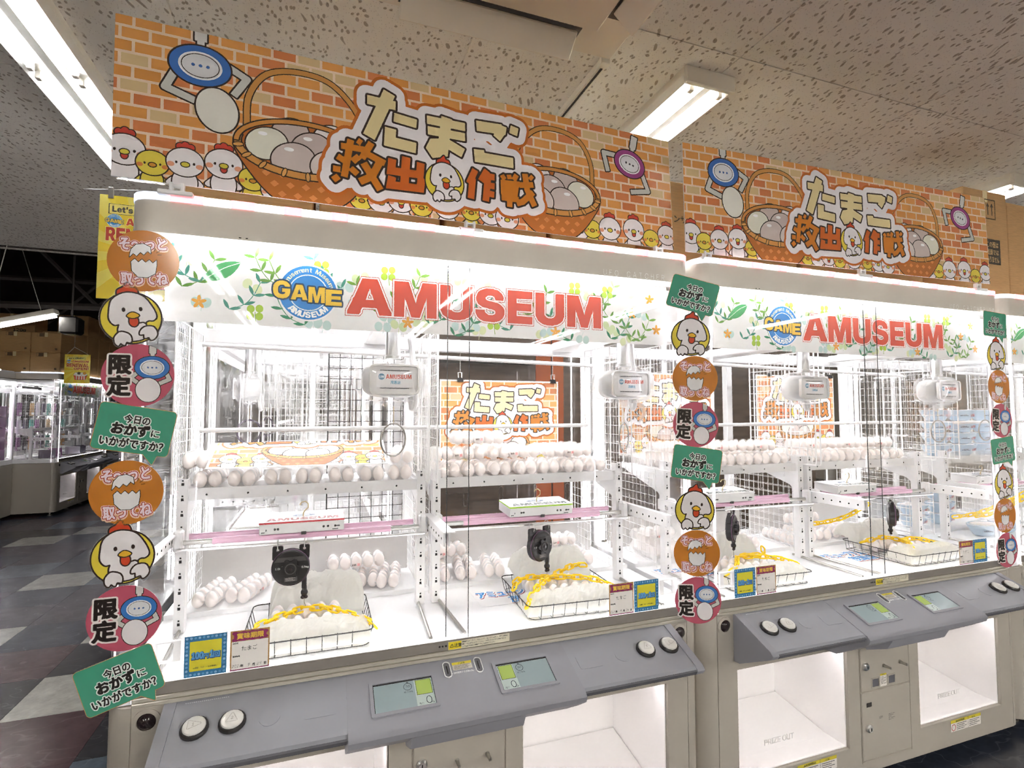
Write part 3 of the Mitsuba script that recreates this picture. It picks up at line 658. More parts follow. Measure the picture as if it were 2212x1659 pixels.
def machine_kit():
    k = Kit(); plan = rrect(0, W, 0, D, .07)
    base = prism_z(plan, .06, ZP0)
    CH = ((.164, .758), (1.205, 1.79))
    base = cut(base, *[bx(a, b, -.1, .42, .18, .605) for a, b in CH])
    base = cut(base, bx(.828, .832, -.1, .004, .1, .6), bx(1.14, 1.144, -.1, .004, .1, .6), bx(.828, 1.144, -.1, .004, .399, .403), bx(.828, 1.144, -.1, .004, .106, .11), bx(.068, .0705, -.1, .004, .06, .826), bx(W - .0705, W - .068, -.1, .004, .06, .826))
    k.add('base', base, 'case_grey', smooth=35)
    for (a, b), nm in zip(CH, 'lr'):
        e = .003; liner = cat_([bx(a + e, b - e, .395, .4, .183, .602), bx(a + e, a + e + .004, .012, .4, .183, .602), bx(b - e - .004, b - e, .012, .4, .183, .602), bx(a + e, b - e, .012, .4, .183, .187), bx(a + e, b - e, .05, .4, .598, .602)])
        c = k.add('prize_chute', liner, 'chute_white')
        k.add('ramp', prism_x([(.10, .187), (.39, .187), (.39, .235)], a + .01, b - .01), 'chute_white', c)
        k.raw('lamp', emit(trimesh.Trimesh([[a + .02, .02, .6], [b - .02, .02, .6], [b - .02, .075, .6], [a + .02, .075, .6]], [[0, 2, 1], [0, 3, 2]], process=False), np.array([1.0, .93, .96]) * L_CHUTE, 1.), c)
        k.add('flap', sheet_y(a + .004, b - .004, .006, .2, .59), 'pane_glass', c)
        g = glyphs('PRIZE OUT', .022, 500); k.add('flap_lettering', mv(plate_y(affinity.translate(g, a + .13, .285), .0035, .0055)), 'chute_white', c)
    # coin doors between the chutes
    for z0, z1 in ((.4035, .598), (.1115, .3985)):
        d = k.add('coin_door', bx(.8335, 1.1385, -.003, .01, z0, z1, .002), 'case_grey')
        def lock(x, z):
            l = cat_([rotm(lathe([(0, 0), (.017, 0), (.017, .008), (.012, .012), (.012, .014), (0, .014)], 20), 90, (1, 0, 0))]); k.add('lock', mv(l, x, -.003, z), 'chrome', d, smooth=30)
            k.add('keyhole', bx(x - .0015, x + .0015, -.0185, -.0168, z - .006, z + .006), 'hole_black', d)
        if z0 > .4:
            lock(.86, .512)
            for x, z in ((.975, .499), (1.078, .499)): k.add('bolt', mv(rotm(lathe([(0, 0), (.008, 0), (.008, .006), (.0055, .006), (.0055, .034), (.004, .036), (0, .036)], 12), 90, (1, 0, 0)), x, -.002, z), 'steel', d, smooth=30)
            for x in (.92, 1.022): k.add('return_cup', cut(bx(x - .026, x + .026, -.006, .004, .41, .456, .003), bx(x - .02, x + .02, -.02, .0, .416, .45)), 'case_grey', d); k.add('return_recess', bx(x - .02, x + .02, -.0037, -.0032, .416, .45), 'panel_dark', d)
            a = Art(); a.add(sbox(-20, -30, 20, 24), 'ece8e2', 'label'); a.add(sbox(-20, 16, 20, 24), 'd9c93f', 'label')
            txt(a, '⚠注意', -8, 17.5, 5, '222222', cjk=True, group='label')
            for q in range(6): a.add(sbox(-16, 10 - q * 6, 4 + 12 * (q % 2), 12 - q * 6), '6c6a66', 'label')
            a.put(k, tr(.971, -.0036, .44) @ FRONT, 'print_matte', d)
        else:
            lock(.87, .247); k.add('vent', bx(.862, .893, -.0045, -.003, .335, .353, .001), 'dark_grey', d)
            a = Art(); txt(a, '100', 0, 0, 9, '5a5651', 500, group='door_print')
            for q in range(5): a.add(sbox(60, 8 - q * 6, 100 - 9 * (q % 3), 10 - q * 6), '7a756f', 'door_print')
            a.put(k, tr(.935, -.0036, .275) @ FRONT, 'print_matte', d)
    a = Art(); a.add(sbox(0, 0, 218, 52), 'e8e4de', 'warning_label'); a.add(sbox(0, 38, 218, 52), 'd9c93f', 'warning_label'); a.add(sbox(124, 0, 125.5, 52), '55524d', 'warning_label')
    txt(a, '⚠WARNING', 34, 40.5, 8, '222222', 800, group='warning_label'); txt(a, '⚠注意', 150, 40, 8, '222222', cjk=True, group='warning_label')
    a.add(ell(20, 18, 15, 15).difference(ell(20, 18, 12, 12)), 'b03a3a', 'warning_label')
    for q in range(4): a.add(sbox(42, 30 - q * 8, 112 - 14 * (q % 2), 33 - q * 8), '6c6a66', 'warning_label'); a.add(sbox(132, 30 - q * 8, 206 - 18 * (q % 2), 33 - q * 8), '6c6a66', 'warning_label')
    m, c = a.meshes()['warning_label']; dd = mikit.ply(m, 'print_matte', color=c)
    k.raw('warning_label', dd, None, tr(1.408, -.0022, .122) @ FRONT); k.raw('warning_label', dd, None, tr(.46, -.0022, .122) @ FRONT)
    for x in (.12, .7, 1.25, W - .12):
        for y in (.1, D - .1): k.add('foot', cat_([mv(lathe([(0, 0), (.03, 0), (.03, .008), (.012, .016), (.012, .062), (0, .062)], 16), x, y, 0)]), 'steel', smooth=30)
    for x in (.106, W - .106):
        s = k.add('speaker', mv(rotm(lathe([(.023, 0), (.034, 0), (.034, .003), (.024, .005), (.023, .004)], 24), 90, (1, 0, 0)), x, -.0005, .785), 'case_grey', smooth=30)
        k.add('cone', mv(rotm(lathe([(0, .013), (.010, .011), (.018, .006), (.023, 0)], 20), 90, (1, 0, 0)), x, -.001, .785), 'black_gloss', s, smooth=30)
    # front rail and light trims
    k.add('front_rail', bx(.07, W - .07, -.004, .012, .8515, .884, .002), 'sill_grey')
    k.add('front_trim', bx(.07, W - .07, -.007, .012, .839, .851, .002), 'trim_light'); k.add('front_trim', bx(.07, W - .07, -.009, .012, .827, .838, .002), 'trim_light')
    for x in (.915, .925, .936): k.add('pin_hole', mv(rotm(lathe([(0, 0), (.0032, 0), (.0032, .0008), (0, .0008)], 10), 90, (1, 0, 0)), x, -.0042, .868), 'hole_black')
    a = Art(); a.add(sbox(0, 0, 212, 27), 'ded8c4', 'caution_label'); a.add(sbox(1, 1.5, 44, 25.5), 'dfc91e', 'caution_label'); txt(a, '⚠注意', 6, 8, 12, '1f1c12', cjk=True, fat=.3, group='caution_label')
    for q, s in enumerate(('機械をゆすったり、たたいたりしないでください。ガラス部分に', '強い力をかけないでください。けがをするおそれがあります。', '小さなお子様は保護者の方とお遊びください。')): txt(a, s, 47, 19 - q * 7.6, 5.0, '3f3a33', cjk=True, group='caution_label', fat=.12)
    a.put(k, tr(.943, -.0048, .853) @ FRONT, 'print_matte')
    # control panel
    cp = k.add('control_panel', prism_x([(0, ZP0), (YP1 + .004, ZP1 + .0035), (YP1 - .006, ZP1 - .008), (YP1 + .002, ZP1 - .02), (-.03, .65), (0, .646)], .156, 1.794), 'panel_grey', smooth=25)
    mid = prism_x([(0, ZP0 + .0012), (YP1 - .008, ZP1 + .0005), (YP1 - .02, ZP1 - .012), (YP1 - .014, ZP1 - .03), (-.14, .675), (-.06, .625), (0, .62)], .624, 1.342)
    k.add('console', mid, 'panel_mid', cp, smooth=25)
    k.add('drip_lip', prism_x([(-.155, .69), (-.175, .70), (-.15, .655), (-.06, .615), (-.05, .63)], .80, 1.15), 'panel_mid', cp)
    for x0, x1 in ((.156, .623), (1.343, 1.794)): k.add('front_strip', prism_x([(YP1 + .004, ZP1 + .001), (YP1 - .0075, ZP1 - .008), (YP1 + .001, ZP1 - .022), (YP1 + .01, ZP1 - .018)], x0 + .002, x1 - .002), 'panel_dark', cp)
    for x0, x1 in ((.148, .178), (1.772, 1.802)): k.add('side_rim', prism_x([(.0, ZP0 + .004), (YP1 + .004, ZP1 + .006), (YP1 - .009, ZP1 - .008), (YP1 + .001, ZP1 - .022), (-.03, .645), (0, .643)], x0, x1), 'panel_mid', cp, smooth=25)
    for x, n in ((.238, 1), (.328, 2), (1.634, 2), (1.73, 1)):
        Pm = PANEL(x, -.092)
        k.add('button_ring', lathe([(0, 0), (.0345, 0), (.034, .008), (.031, .012), (.028, .012), (0, .012)], 32), 'black_plastic', cp, 30, Pm)
        k.add('button', lathe([(.028, .008), (.0282, .014), (.0265, .0165), (.018, .0185), (0, .0195)], 32), 'button_white', cp, 40, Pm)
        a = Art(); t = Polygon([(-13, -11), (15, 0), (-13, 11)] if n == 1 else [(-12, -9), (12, -9), (0, 14)]).buffer(2); a.add(t.buffer(.5).difference(t.buffer(-.6)), 'b9b6b0', 'mark'); g = glyphs(str(n), 9, 500); u = g.bounds; a.add(affinity.translate(g, -(u[0] + u[2]) / 2 - (2 if n == 1 else 0), -5), 'b3b0aa', 'mark')
        a.put(k, Pm @ tr(0, 0, .0199), 'print_gloss', cp)
    for x, g in ((.421, ell(0, 0, .0265, .0265)), (.553, sbox(-.036, -.022, .036, .022).buffer(.006)), (1.537, ell(0, 0, .0265, .0265)), (1.408, sbox(-.036, -.022, .036, .022).buffer(.006))):
        k.add('blank_cover', prism_z(g, -.001, .002), 'panel_grey', cp, M=PANEL(x, -.096))
        k.add('cover_gap', prism_z(g.buffer(.0012), -.001, .0006), 'panel_dark', cp, M=PANEL(x, -.096))
    a = Art()
    for q in range(22): a.add(sbox(q * 5, 0, q * 5 + 3.2, 3.6), 'c9cbd0', 'panel_print')
    a.put(k, PANEL(.20, -.014) @ tr(0, 0, .0008), 'print_matte', cp)
    for sx, mirror in ((.699, 0), (1.086, 1)):
        Pm = PANEL(sx, -.147) @ tr(0, 0, .0048)
        k.add('screen_bezel', prism_z(sbox(-.006, -.006, .184, .106).buffer(.004).difference(sbox(.0, .0, .178, .0985)), -.002, .0028), 'panel_mid', cp, M=Pm)
        a = Art(); a.add(sbox(0, 0, 178, 98), '131415', 'screen'); a.add(sbox(2, 1, 177, 93), '93a6aa', 'screen')
        gx = 122 if not mirror else 2; a.add(sbox(gx, 1, gx + 54, 93), 'b9c9c4', 'screen'); a.add(sbox(gx + 5, 40, gx + 50, 90).buffer(1.5), 'a9c25a', 'screen'); a.add(sbox(gx + 5, 40, gx + 50, 90).buffer(1.5).difference(sbox(gx + 5, 40, gx + 50, 90)), '4f5f3a', 'screen')
        txt(a, '0', gx + 26, 6, 24, '34404a', 300, group='screen'); txt(a, '回', gx + 44, 6, 6, '34404a', cjk=True, group='screen'); txt(a, '残り', gx + 6, 6, 7, '34404a', cjk=True, group='screen')
        cx = gx - 20 if not mirror else gx + 74; a.add(ell(cx, 74, 13, 13).difference(ell(cx, 74, 11, 11)), '46525a', 'screen'); a.add(sbox(cx - 3, 87, cx + 3, 91), '46525a', 'screen'); txt(a, '30', cx, 71, 8, '46525a', 500, group='screen', anchor='c'); txt(a, '残り時間', cx - 13, 53, 6, '46525a', cjk=True, group='screen')
        a.put(k, Pm, 'print_gloss', cp)
    for x in (.931, 1.034):
        Pm = PANEL(x, -.043) @ tr(0, 0, .0015)
        k.add('coin_slot', prism_z(LineString([(0, -.018), (0, .018)]).buffer(.0125).difference(LineString([(0, -.018), (0, .018)]).buffer(.0095)), -.001, .003), 'white_paint', cp, M=Pm)
        k.add('slot_plate', prism_z(LineString([(0, -.018), (0, .018)]).buffer(.0095), -.001, .0012), 'panel_dark', cp, M=Pm); k.add('slot_opening', prism_z(sbox(-.0018, -.015, .0018, .015), -.001, .0016), 'hole_black', cp, M=Pm)
    a = Art(); a.add(sbox(-32, -6, 32, 24), 'd6d2c8', 'coin_label'); a.add(sbox(-32, 14, 32, 24), 'd9c93f', 'coin_label'); txt(a, '⚠注意', -12, 15.5, 7, '22201a', cjk=True, group='coin_label')
    for q in range(4): a.add(sbox(-28, 10 - q * 4.2, 26 - 8 * (q % 2), 12 - q * 4.2), '77746c', 'coin_label')
    txt(a, '‹ INSERT COIN(S) ›', 0, -19, 6, 'f4f4f4', 700, group='coin_label', anchor='c')
    a.put(k, PANEL(.982, -.043) @ tr(0, 0, .002), 'print_satin', cp)
    # deck of the play field
    k.add('deck', bx(.02, W - .02, .013, .50, .83, .884), 'deck_white'); k.add('rear_deck', bx(.02, W - .02, .50, D - .02, .83, .902, .002), 'deck_white')
    k.add('deck_lip', sheet_y(.03, W - .03, .496, .884, .913), 'clear_plastic')
    k.add('backboard', bx(.06, .93, .80, .806, .902, 1.06), 'back_board'); k.add('backboard', bx(1.0, W - .06, .80, .806, .902, 1.06), 'back_board')
    for x in (.10, .91, .985, 1.805): k.add('deck_rod', rod((x + (.02 if x in (.10, .985) else -.02), .015, .892), (x, .41, .892), .006, 8), 'steel')
    # slotted posts with arms, shelf and bars, cell by cell
    for x0, x1 in ((.10, .914), (.975, 1.80)):
        for x in (x0, x1):
            po = k.add('slotted_post', cat_([bx(x - .016, x + .016, .352, .356, .885, 1.40), bx(x - .016, x - .012, .356, .388, .885, 1.40), bx(x + .012, x + .016, .356, .388, .885, 1.40)]), 'white_paint')
            k.add('slots', cat_([bx(x - .004, x + .004, .3508, .3515, z, z + .009) for z in np.arange(.91, 1.38, .052)] + [bx(x - .0025, x + .0025, .3508, .3515, z + .014, z + .019) for z in np.arange(.91, 1.38, .052)]), 'hole_black', po)
            s = 1 if x == x0 else -1; xb = x - s * .022
            ar = k.add('side_arm', cat_([bx(xb - .003, xb + .003, .03, .39, 1.178, 1.224, .001), bx(xb - .003, xb + .02, .03, .39, 1.221, 1.225)]), 'white_paint')
            k.add('arm_holes', cat_([mv(rotm(lathe([(0, 0), (.004, 0), (.004, .008), (0, .008)], 8), 90, (0, 1, 0)), xb - .004, y, 1.2) for y in np.arange(.06, .34, .045)]), 'hole_black', ar)
            k.add('rod_clamp', bx(x - .014, x + .014, .30, .34, 1.165, 1.235, .006), 'white_paint', ar)
            k.add('shelf_bracket', prism_x([(.388, 1.365), (.388, 1.22), (.42, 1.25), (.74, 1.34), (.74, 1.365)], x - .003, x + .003), 'white_paint', po)
        sh = k.add('shelf', cat_([bx(x0 + .016, x1 - .016, .37, .76, 1.352, 1.3565), bx(x0 + .016, x1 - .016, .366, .37, 1.325, 1.366)]), 'white_paint')
        k.add('shelf_holes', cat_([mv(rotm(lathe([(0, 0), (.0035, 0), (.0035, .001), (0, .001)], 8), 90, (1, 0, 0)), x, .3655, 1.343) for x in np.arange(x0 + .07, x1 - .05, .13)]), 'hole_black', sh)
        k.add('shelf_guard', sheet_y(x0 + .03, x1 - .03, .3615, 1.30, 1.392), 'clear_plastic', sh)
        k.add('shelf_hanger', cat_([LINK(x, .3605, z) for x in np.linspace(x0 + .12, x1 - .1, 5) for z in (1.285,)]), 'clear_plastic', sh)
        k.add('cross_rod', rod((x0 - .03, .32, 1.192), (x1 + .03, .32, 1.19), .0085, 10), 'steel'); k.add('cross_rod', rod((x0 + .0, .285, 1.176), (x1 + .0, .285, 1.172), .0055, 10), 'chrome')
        k.add('pink_rod', rod((x0 + .10, .322, 1.192), (x1 - .12, .322, 1.19), .0115, 10), 'pink_rod'); k.add('pink_rod', rod((x0 + .01, .42, 1.191), (x1 - .02, .42, 1.19), .0105, 10), 'pink_rod')
        for i, (x, s) in enumerate(((x0 - .015, 1), (x1 + .015, -1))):
            fr = k.add('wire_fence', cat_([rod((x, y, 1.36), (x, y, 1.94), .0035, 6) for y in (.27, .45, .70)] + [rod((x, .27, z), (x, .70, z), .0025, 6) for z in (1.36, 1.94)]), 'white_wire')
            k.add('mesh', cat_([rod((x, y, 1.36), (x, y, 1.94), .0013, 4) for y in np.arange(.27, .70, .025)] + [rod((x, .27, z), (x, .70, z), .0013, 4) for z in np.arange(1.36, 1.94, .0415)]), 'white_wire', fr)
            fl = k.add('lower_fence', cat_([rod((x, y, .9), (x, y, 1.36), .0022, 5) for y in (.42, .88)] + [rod((x, .42, z), (x, .88, z), .0022, 5) for z in (.92, 1.34)]), 'white_wire')
            k.add('mesh', cat_([rod((x, y, .92), (x, y, 1.34), .0012, 4) for y in np.arange(.44, .88, .035)] + [rod((x, .42, z), (x, .88, z), .0012, 4) for z in np.arange(.95, 1.34, .04)]), 'white_wire', fl)
    k.add('screen_bar', rod((.15, .33, 1.862), (1.66, .33, 1.832), .0085, 10), 'white_paint', smooth=40); k.add('screen_bar', rod((.15, .33, 1.566), (1.63, .33, 1.572), .0085, 10), 'white_paint', smooth=40)
    # uprights, gantry, claws
    for x in (.03, .945, W - .03):
        for y in (D - .05,): k.add('rear_upright', cat_([bx(x - .022, x + .022, y - .02, y + .02, .9, 2.06, .003)]), 'white_paint')
    for x in (.5, 1.47): k.add('rear_mullion', bx(x - .012, x + .012, D - .04, D - .02, .9, 2.06, .002), 'white_paint') if x < 1 else None
    k.add('gantry_beam', bx(.03, W - .03, .09, .13, 1.915, 1.96, .004), 'white_paint'); k.add('gantry_beam', bx(.03, W - .03, D - .14, D - .09, 1.925, 1.985, .004), 'white_paint')
    k.add('gantry_ceiling', bx(.02, W - .02, .07, D - .02, 2.10, 2.125), 'white_inner')
    for x in (.78, 1.735):
        c = k.add('claw', bx(x - .06, x + .06, .13, D - .14, 1.945, 1.99, .006), 'white_paint', label='claw unit with clear oval body on a silver cylinder')
        k.add('motor_box', bx(x - .05, x + .10, .32, .52, 1.955, 2.05, .006), 'white_paint', c)
        k.add('cylinder', mv(lathe([(0, 2.0), (.027, 2.0), (.027, 1.832), (.031, 1.83), (.031, 1.82), (0, 1.82)], 24), x, .2), 'silver', c, smooth=30)
        def head(s, n=28, y=.2, z=1.743, hx=.136, hz=.078, hy=.07):
            u, v = np.meshgrid(np.linspace(0, 2 * math.pi, n, endpoint=False), np.linspace(-math.pi / 2, math.pi / 2, 15)); p_ = 3.2
            f = lambda w: np.sign(w) * np.abs(w) ** (2 / p_)
            X = f(np.cos(v)) * f(np.cos(u)) * hx * s; Z = f(np.cos(v)) * f(np.sin(u)) * hz * s; Y = np.sign(np.sin(v)) * np.abs(np.sin(v)) ** .8 * hy * s
            P = np.stack([x + X, y + Y, z + Z], -1).reshape(-1, 3); F = []
            for i in range(14):
                for j in range(n):
                    q = (j + 1) % n; F += [[i * n + j, i * n + q, (i + 1) * n + q], [i * n + j, (i + 1) * n + q, (i + 1) * n + j]]
            m = trimesh.Trimesh(P, F, process=False); m.fix_normals(); return m
        k.add('clear_body', head(1.0), 'claw_plastic', c, smooth=True); k.add('inner_body', head(.80, y=.212, hy=.062), 'white_paint', c, smooth=True)
        fr = sbox(x - .068, 1.709, x + .068, 1.777).buffer(.018); k.add('face_ring', plate_y(fr.difference(fr.buffer(-.006)), .134, .150), 'silver', c); k.add('face_plate', plate_y(fr.buffer(-.006), .142, .150), 'white_paint', c); k.add('face_rail', cat_([bx(x - .05, x + .05, .139, .142, z, z + .0025) for z in (1.711, 1.773)]), 'panel_dark', c)
        a = Art(); a.add(sbox(-62, -28, 62, 28), 'f1f1f4', 'face_card'); g = fitted('AMUSEUM', -30, 58, 2, 17, 800); a.add(g, 'c24a3a', 'face_card'); a.add(ell(-45, 9, 11, 11), '5f8fae', 'face_card'); a.add(fitted('GAME', -55, -35, 5, 13, 900), 'e6eef2', 'face_card')
        a.add(fitted('茂原店', -14, 20, -16, -5, cjk=True).buffer(.4), '5f9ab8', 'face_card')
        a.put(k, tr(x, .1412, 1.743) @ FRONT, 'print_satin', c)
        k.add('hub', mv(lathe([(0, 1.672), (.03, 1.668), (.04, 1.655), (.03, 1.648), (0, 1.648)], 20), x, .2), 'clear_plastic', c, smooth=30)
        for s in (-1, 1): k.add('arm_cover', tube([(x + s * .05, .2, 1.672), (x + s * .09, .2, 1.655), (x + s * .10, .2, 1.62), (x + s * .075, .2, 1.585)], [.008, .011, .009, .004], 8), 'clear_plastic', c, smooth=40)
        h = []; t = np.linspace(0, 1, 60)
        hp = np.stack([x + .06 + .03 * np.sin(t * 3.0), .245 + .02 * t, 1.97 - .36 * np.sin(t * math.pi * .62) + .05 * t], 1); hp[:, 2] = 1.98 - .34 * np.sin(np.clip(t * 1.25, 0, 1) * math.pi / 2) + np.clip(t - .8, 0, 1) * .5
        k.add('coiled_hose', tube(hp, .011 + .0025 * np.sin(np.arange(60) * math.pi), 8), 'white_paint', c, smooth=False)
    # glazing and corners
    k.add('door_pane', sheet_y(.07, 1.012, .0, .885, 2.14), 'pane_glass'); k.add('door_pane', sheet_y(.936, W - .07, .009, .885, 2.14), 'pane_glass')
    k.add('pane_edge', cat_([bx(.9365, .9385, .006, .0088, .885, 2.14), bx(1.0105, 1.0125, -.0004, .002, .885, 2.14)]), 'lcd_dark')
    k.add('side_pane', sheet_x(.004, .07, D - .02, .885, 2.14), 'pane_glass'); k.add('side_pane', sheet_x(W - .004, .07, D - .02, .885, 2.14), 'pane_glass'); k.add('rear_pane', sheet_y(.03, W - .03, D - .006, .885, 2.14), 'pane_glass')
    for s, x in ((1, 0), (-1, W)):
        arc = [(x + s * (.07 - .066 * math.sin(t)), .07 - .066 * math.cos(t)) for t in np.linspace(0, math.pi / 2, 7)]
        g = LineString(arc).buffer(.0022, cap_style='flat'); co = k.add('corner_pillar', prism_z(g, .84, 2.14), 'clear_plastic')
        k.raw('light_edge', emit(bx(x + s * .07 - .0022, x + s * .07 + .0022, -.0015, .004, .84, 2.142), np.array([1., .93, .97]) * L_EDGE, .4), co)
        k.raw('light_edge', emit(bx(x + s * .006 - .002, x + s * .006 + .002, .068, .074, .84, 2.142), np.array([1., .9, .97]) * L_EDGE * .25, .1), co)
        k.add('latch_plate', cut(bx(x + s * .14 - .042, x + s * .14 + .042, .016, .024, .925, .988, .004), bx(x + s * .14 - .02, x + s * .14 + .02, 0, .1, .932, .981)), 'white_paint')
    # header sign
    S = Art(); S = sign_art(); S.put(k, tr(.103, .045, 1.895) @ FRONT, 'print_satin', k.add('header_sign', bx(.103, 1.843, .0455, .048, 1.895, 2.13), 'white_inner'))
    # cornice
    pc = rrect(.018, W - .018, -.002, D - .01, .06); co = k.add('cornice', prism_z(pc, 2.142, 2.236), 'cornice_grey', smooth=35); k.add('cornice_cap', prism_z(pc.buffer(-.013), 2.236, 2.25), 'white_paint', co)
    a = Art(); x = 0
    for ch in 'UFO CATCHER 10':
        if ch == ' ': x += 30; continue
        g = glyphs(ch, 21, 300); u0, _, u1, _ = g.bounds; a.add(affinity.translate(g, x - u0, 0), 'f3f2ee', 'lettering'); x += u1 - u0 + 15
    a.put(k, tr(1.53, -.0028, 2.145) @ np.diag([343.0 / (x - 15), 1, 1, 1]) @ FRONT, 'print_satin', co)
    k.add('cornice_hole', cat_([bx(.30, .306, -.003, -.0015, 2.147, 2.1495), bx(.318, .324, -.003, -.0015, 2.147, 2.1495)]), 'hole_black', co)
    red = [(.12, .205), (.278, .341), (.422, .473), (.56, .61), (.704, .753), (.835, .891), (.979, 1.026), (1.117, 1.173), (1.256, 1.309), (1.396, 1.445), (1.529, 1.579), (1.675, 1.729), (1.83, 1.922)]
    ring = pc.buffer(.002).difference(pc.buffer(-.012)).intersection(sbox(-1, -1, 3, .5)); rs = unary_union([sbox(p, -.1, q, .04) for p, q in red])
    blue = sbox(-.1, -.1, .118, .6)
    def bar(g): return cat_([prism_z(q, 2.235, 2.2575) for q in getattr(g, 'geoms', [g]) if q.area > 1e-6])
    whole = ring.difference(blue); lb = k.raw('light_bar', emit(bar(whole), np.array([1., .97, .96]) * L_BAR, .2), None, None, 'glowing white light bar along the top edge')
    wide = pc.buffer(.0035).difference(pc.buffer(-.012)).intersection(sbox(-1, -1, 3, .5))
    for p, q in red[1:] if False else red: k.raw('red_segment', emit(cat_([prism_z(g_, 2.2345, 2.2585) for g_ in getattr(wide.intersection(sbox(p, -.1, q, .04)), 'geoms', [wide.intersection(sbox(p, -.1, q, .04))]) if g_.area > 1e-6]), np.array([1., .16, .2]) * L_BAR * .6, .01), lb, None, 'red segment of the light bar')
    k.raw('blue_segment', emit(bar(ring.intersection(blue)), np.array([.62, .76, 1.]) * L_BAR * .3, .01), lb)
    # lamps of the case: a strip behind the top of the glass and two inside
    wl = np.array([1., 1., 1.03])
    k.raw('case_lamp', emit(bx(.12, W - .12, .014, .026, 2.132, 2.14), wl * L_CASE * .2, 3)); k.raw('case_lamp', emit(bx(.1, W - .1, .06, .075, 2.09, 2.099), wl * L_CASE, 7))
    k.raw('case_lamp', emit(bx(.1, W - .1, D - .16, D - .145, 2.09, 2.099), wl * L_CASE * .7, 5)); k.raw('deck_lamp', emit(bx(.08, W - .08, .013, .018, .8845, .8875), wl * L_CASE * .35, 3))
    for x in (.058, W - .058): k.raw('upright_lamp', emit(bx(x - .004, x + .004, D - .085, D - .077, .93, 2.0), wl * 34, 1.5))
    for x0, x1 in ((.13, .88), (1.01, 1.77)): k.raw('shelf_fill_lamp', emit(bx(x0, x1, .70, .71, 1.344, 1.351), wl * L_CASE * .45, 2))  # unseen strips added under the shelves to brighten the lower deck
    return k

def LINK(x, y, z):
    return tube([(x + .008 * math.cos(t), y, z + (.028 if math.sin(t) > 0 else -.028) + .008 * math.sin(t)) for t in np.linspace(0, 2 * math.pi, 14, endpoint=False)], .0011, 5, True)

MK = machine_kit()
O2, O3 = 1.95, 3.90
put(MK, 'claw_machine', 'nearest white claw machine, its left corner covered with a column of stickers', 'claw machine', tr(0, 0, 0))
put(MK, 'claw_machine', 'second white claw machine, standing right of the nearest one', 'claw machine', tr(O2, -.006, 0))
put(MK, 'claw_machine', 'third white claw machine, cut off at the right edge of the picture', 'claw machine', tr(O3, .004, 0), lamp=.35)
BACK = ('control_panel', 'prize_chute', 'coin_door', 'warning_label', 'caution_label', 'pin_hole', 'speaker', 'foot', 'cross_rod', 'pink_rod', 'deck_rod')
back_m = put(MK, 'claw_machine', 'lit claw machine standing side-on directly behind the nearest machine', 'claw machine', tr(0.0, 2.95, 0) @ rz(-90), skip=('light_bar__red_segment', 'foot', 'control_panel', 'prize_chute', 'coin_door'), lamp=.25)
put(MK, 'claw_machine', 'lit claw machine farther back in the row behind the nearest machine', 'claw machine', tr(0.0, 4.91, 0) @ rz(-90), skip=('light_bar__red_segment', 'foot', 'control_panel', 'prize_chute', 'coin_door'), lamp=.1)
put(MK, 'claw_machine', 'distant claw machine at the left with its lit side facing the aisle', 'claw machine', tr(-3.37, 8.57, 0) @ rz(90), skip=('light_bar__red_segment',), lamp=.15)
put(MK, 'claw_machine', 'distant claw machine half hidden behind the left sticker column', 'claw machine', tr(-3.37, 10.53, 0) @ rz(90), skip=('foot', 'light_bar__red_segment'), lamp=.05)
put(MK, 'claw_machine', 'distant claw machine at the left edge of the picture', 'claw machine', tr(-5.84, 7.62, 0), skip=('foot', 'light_bar__red_segment', 'claw', 'screen_bar', 'shelf', 'slotted_post', 'cross_rod', 'pink_rod', 'wire_fence', 'lower_fence', 'side_arm'), lamp=.05)
def frame_of(o, x, y, sx, sy):
    x, y = np.array(x), np.array(y); x = x / np.linalg.norm(x); y = y - x * (x @ y); y /= np.linalg.norm(y)
    return frame3(o, x * sx, y * sy, np.cross(x, y))
BAN1 = frame_of((-.0215, -.0118, 2.285), (.9975, .0689, .0173), (-.0195, .0306, .9993), 1.058, 1.062)
BAN2 = frame_of((1.9241, .0217, 2.281), (.9998, -.0167, .0066), (-.0064, .0155, .9999), 1.01, 1.018)
# ------------------------------------------------------------------ signs above the machines
def board_kit(art, w, h, t=.005, m='print_gloss', edge='white_paint'):
    k = Kit(); b = k.add('board', bx(0, w, 0, h, -t, -.0002), edge)
    for g, (me, c) in art.meshes(sbox(0, 0, w * 1000, h * 1000)).items(): k.raw(g, mikit.ply(me, m, color=c))
    return k
BK = board_kit(banner_art(), 1.86, .45)
for M, lab in ((BAN1, 'large brick patterned banner with egg baskets above the nearest machine'), (BAN2, 'smaller looking brick patterned banner above the second machine, a pale glare along its lower edge')):
    put(BK, 'banner', lab, 'banner', M, 'brick patterned banners')
ck = Kit(); ck.add('base', bx(-.045, .045, -.02, .03, 0, .014, .003), 'white_paint')
for s in (-1, 1): ck.add('jaw', cat_([bx(s * .014 - .005, s * .014 + .005, -.006, .012, .012, .042, .002)]), 'white_paint')
ck.add('jaw_bridge', bx(-.019, .019, -.006, .012, .03, .036, .001), 'white_paint')
for x, y, lab in ((.135, .0, 'white clip under the left end of the near banner'), (1.016, .015, 'white clip under the middle of the near banner'), (1.8, .03, 'white clip under the right end of the near banner'), (2.03, .02, 'white clip under the left end of the second banner'), (2.89, .0, 'white clip under the middle of the second banner'), (3.72, .0, 'white clip under the right end of the second banner')):
    put(ck, 'banner_clip', lab, 'clip', tr(x, y, 2.2495), 'clips holding the banners')

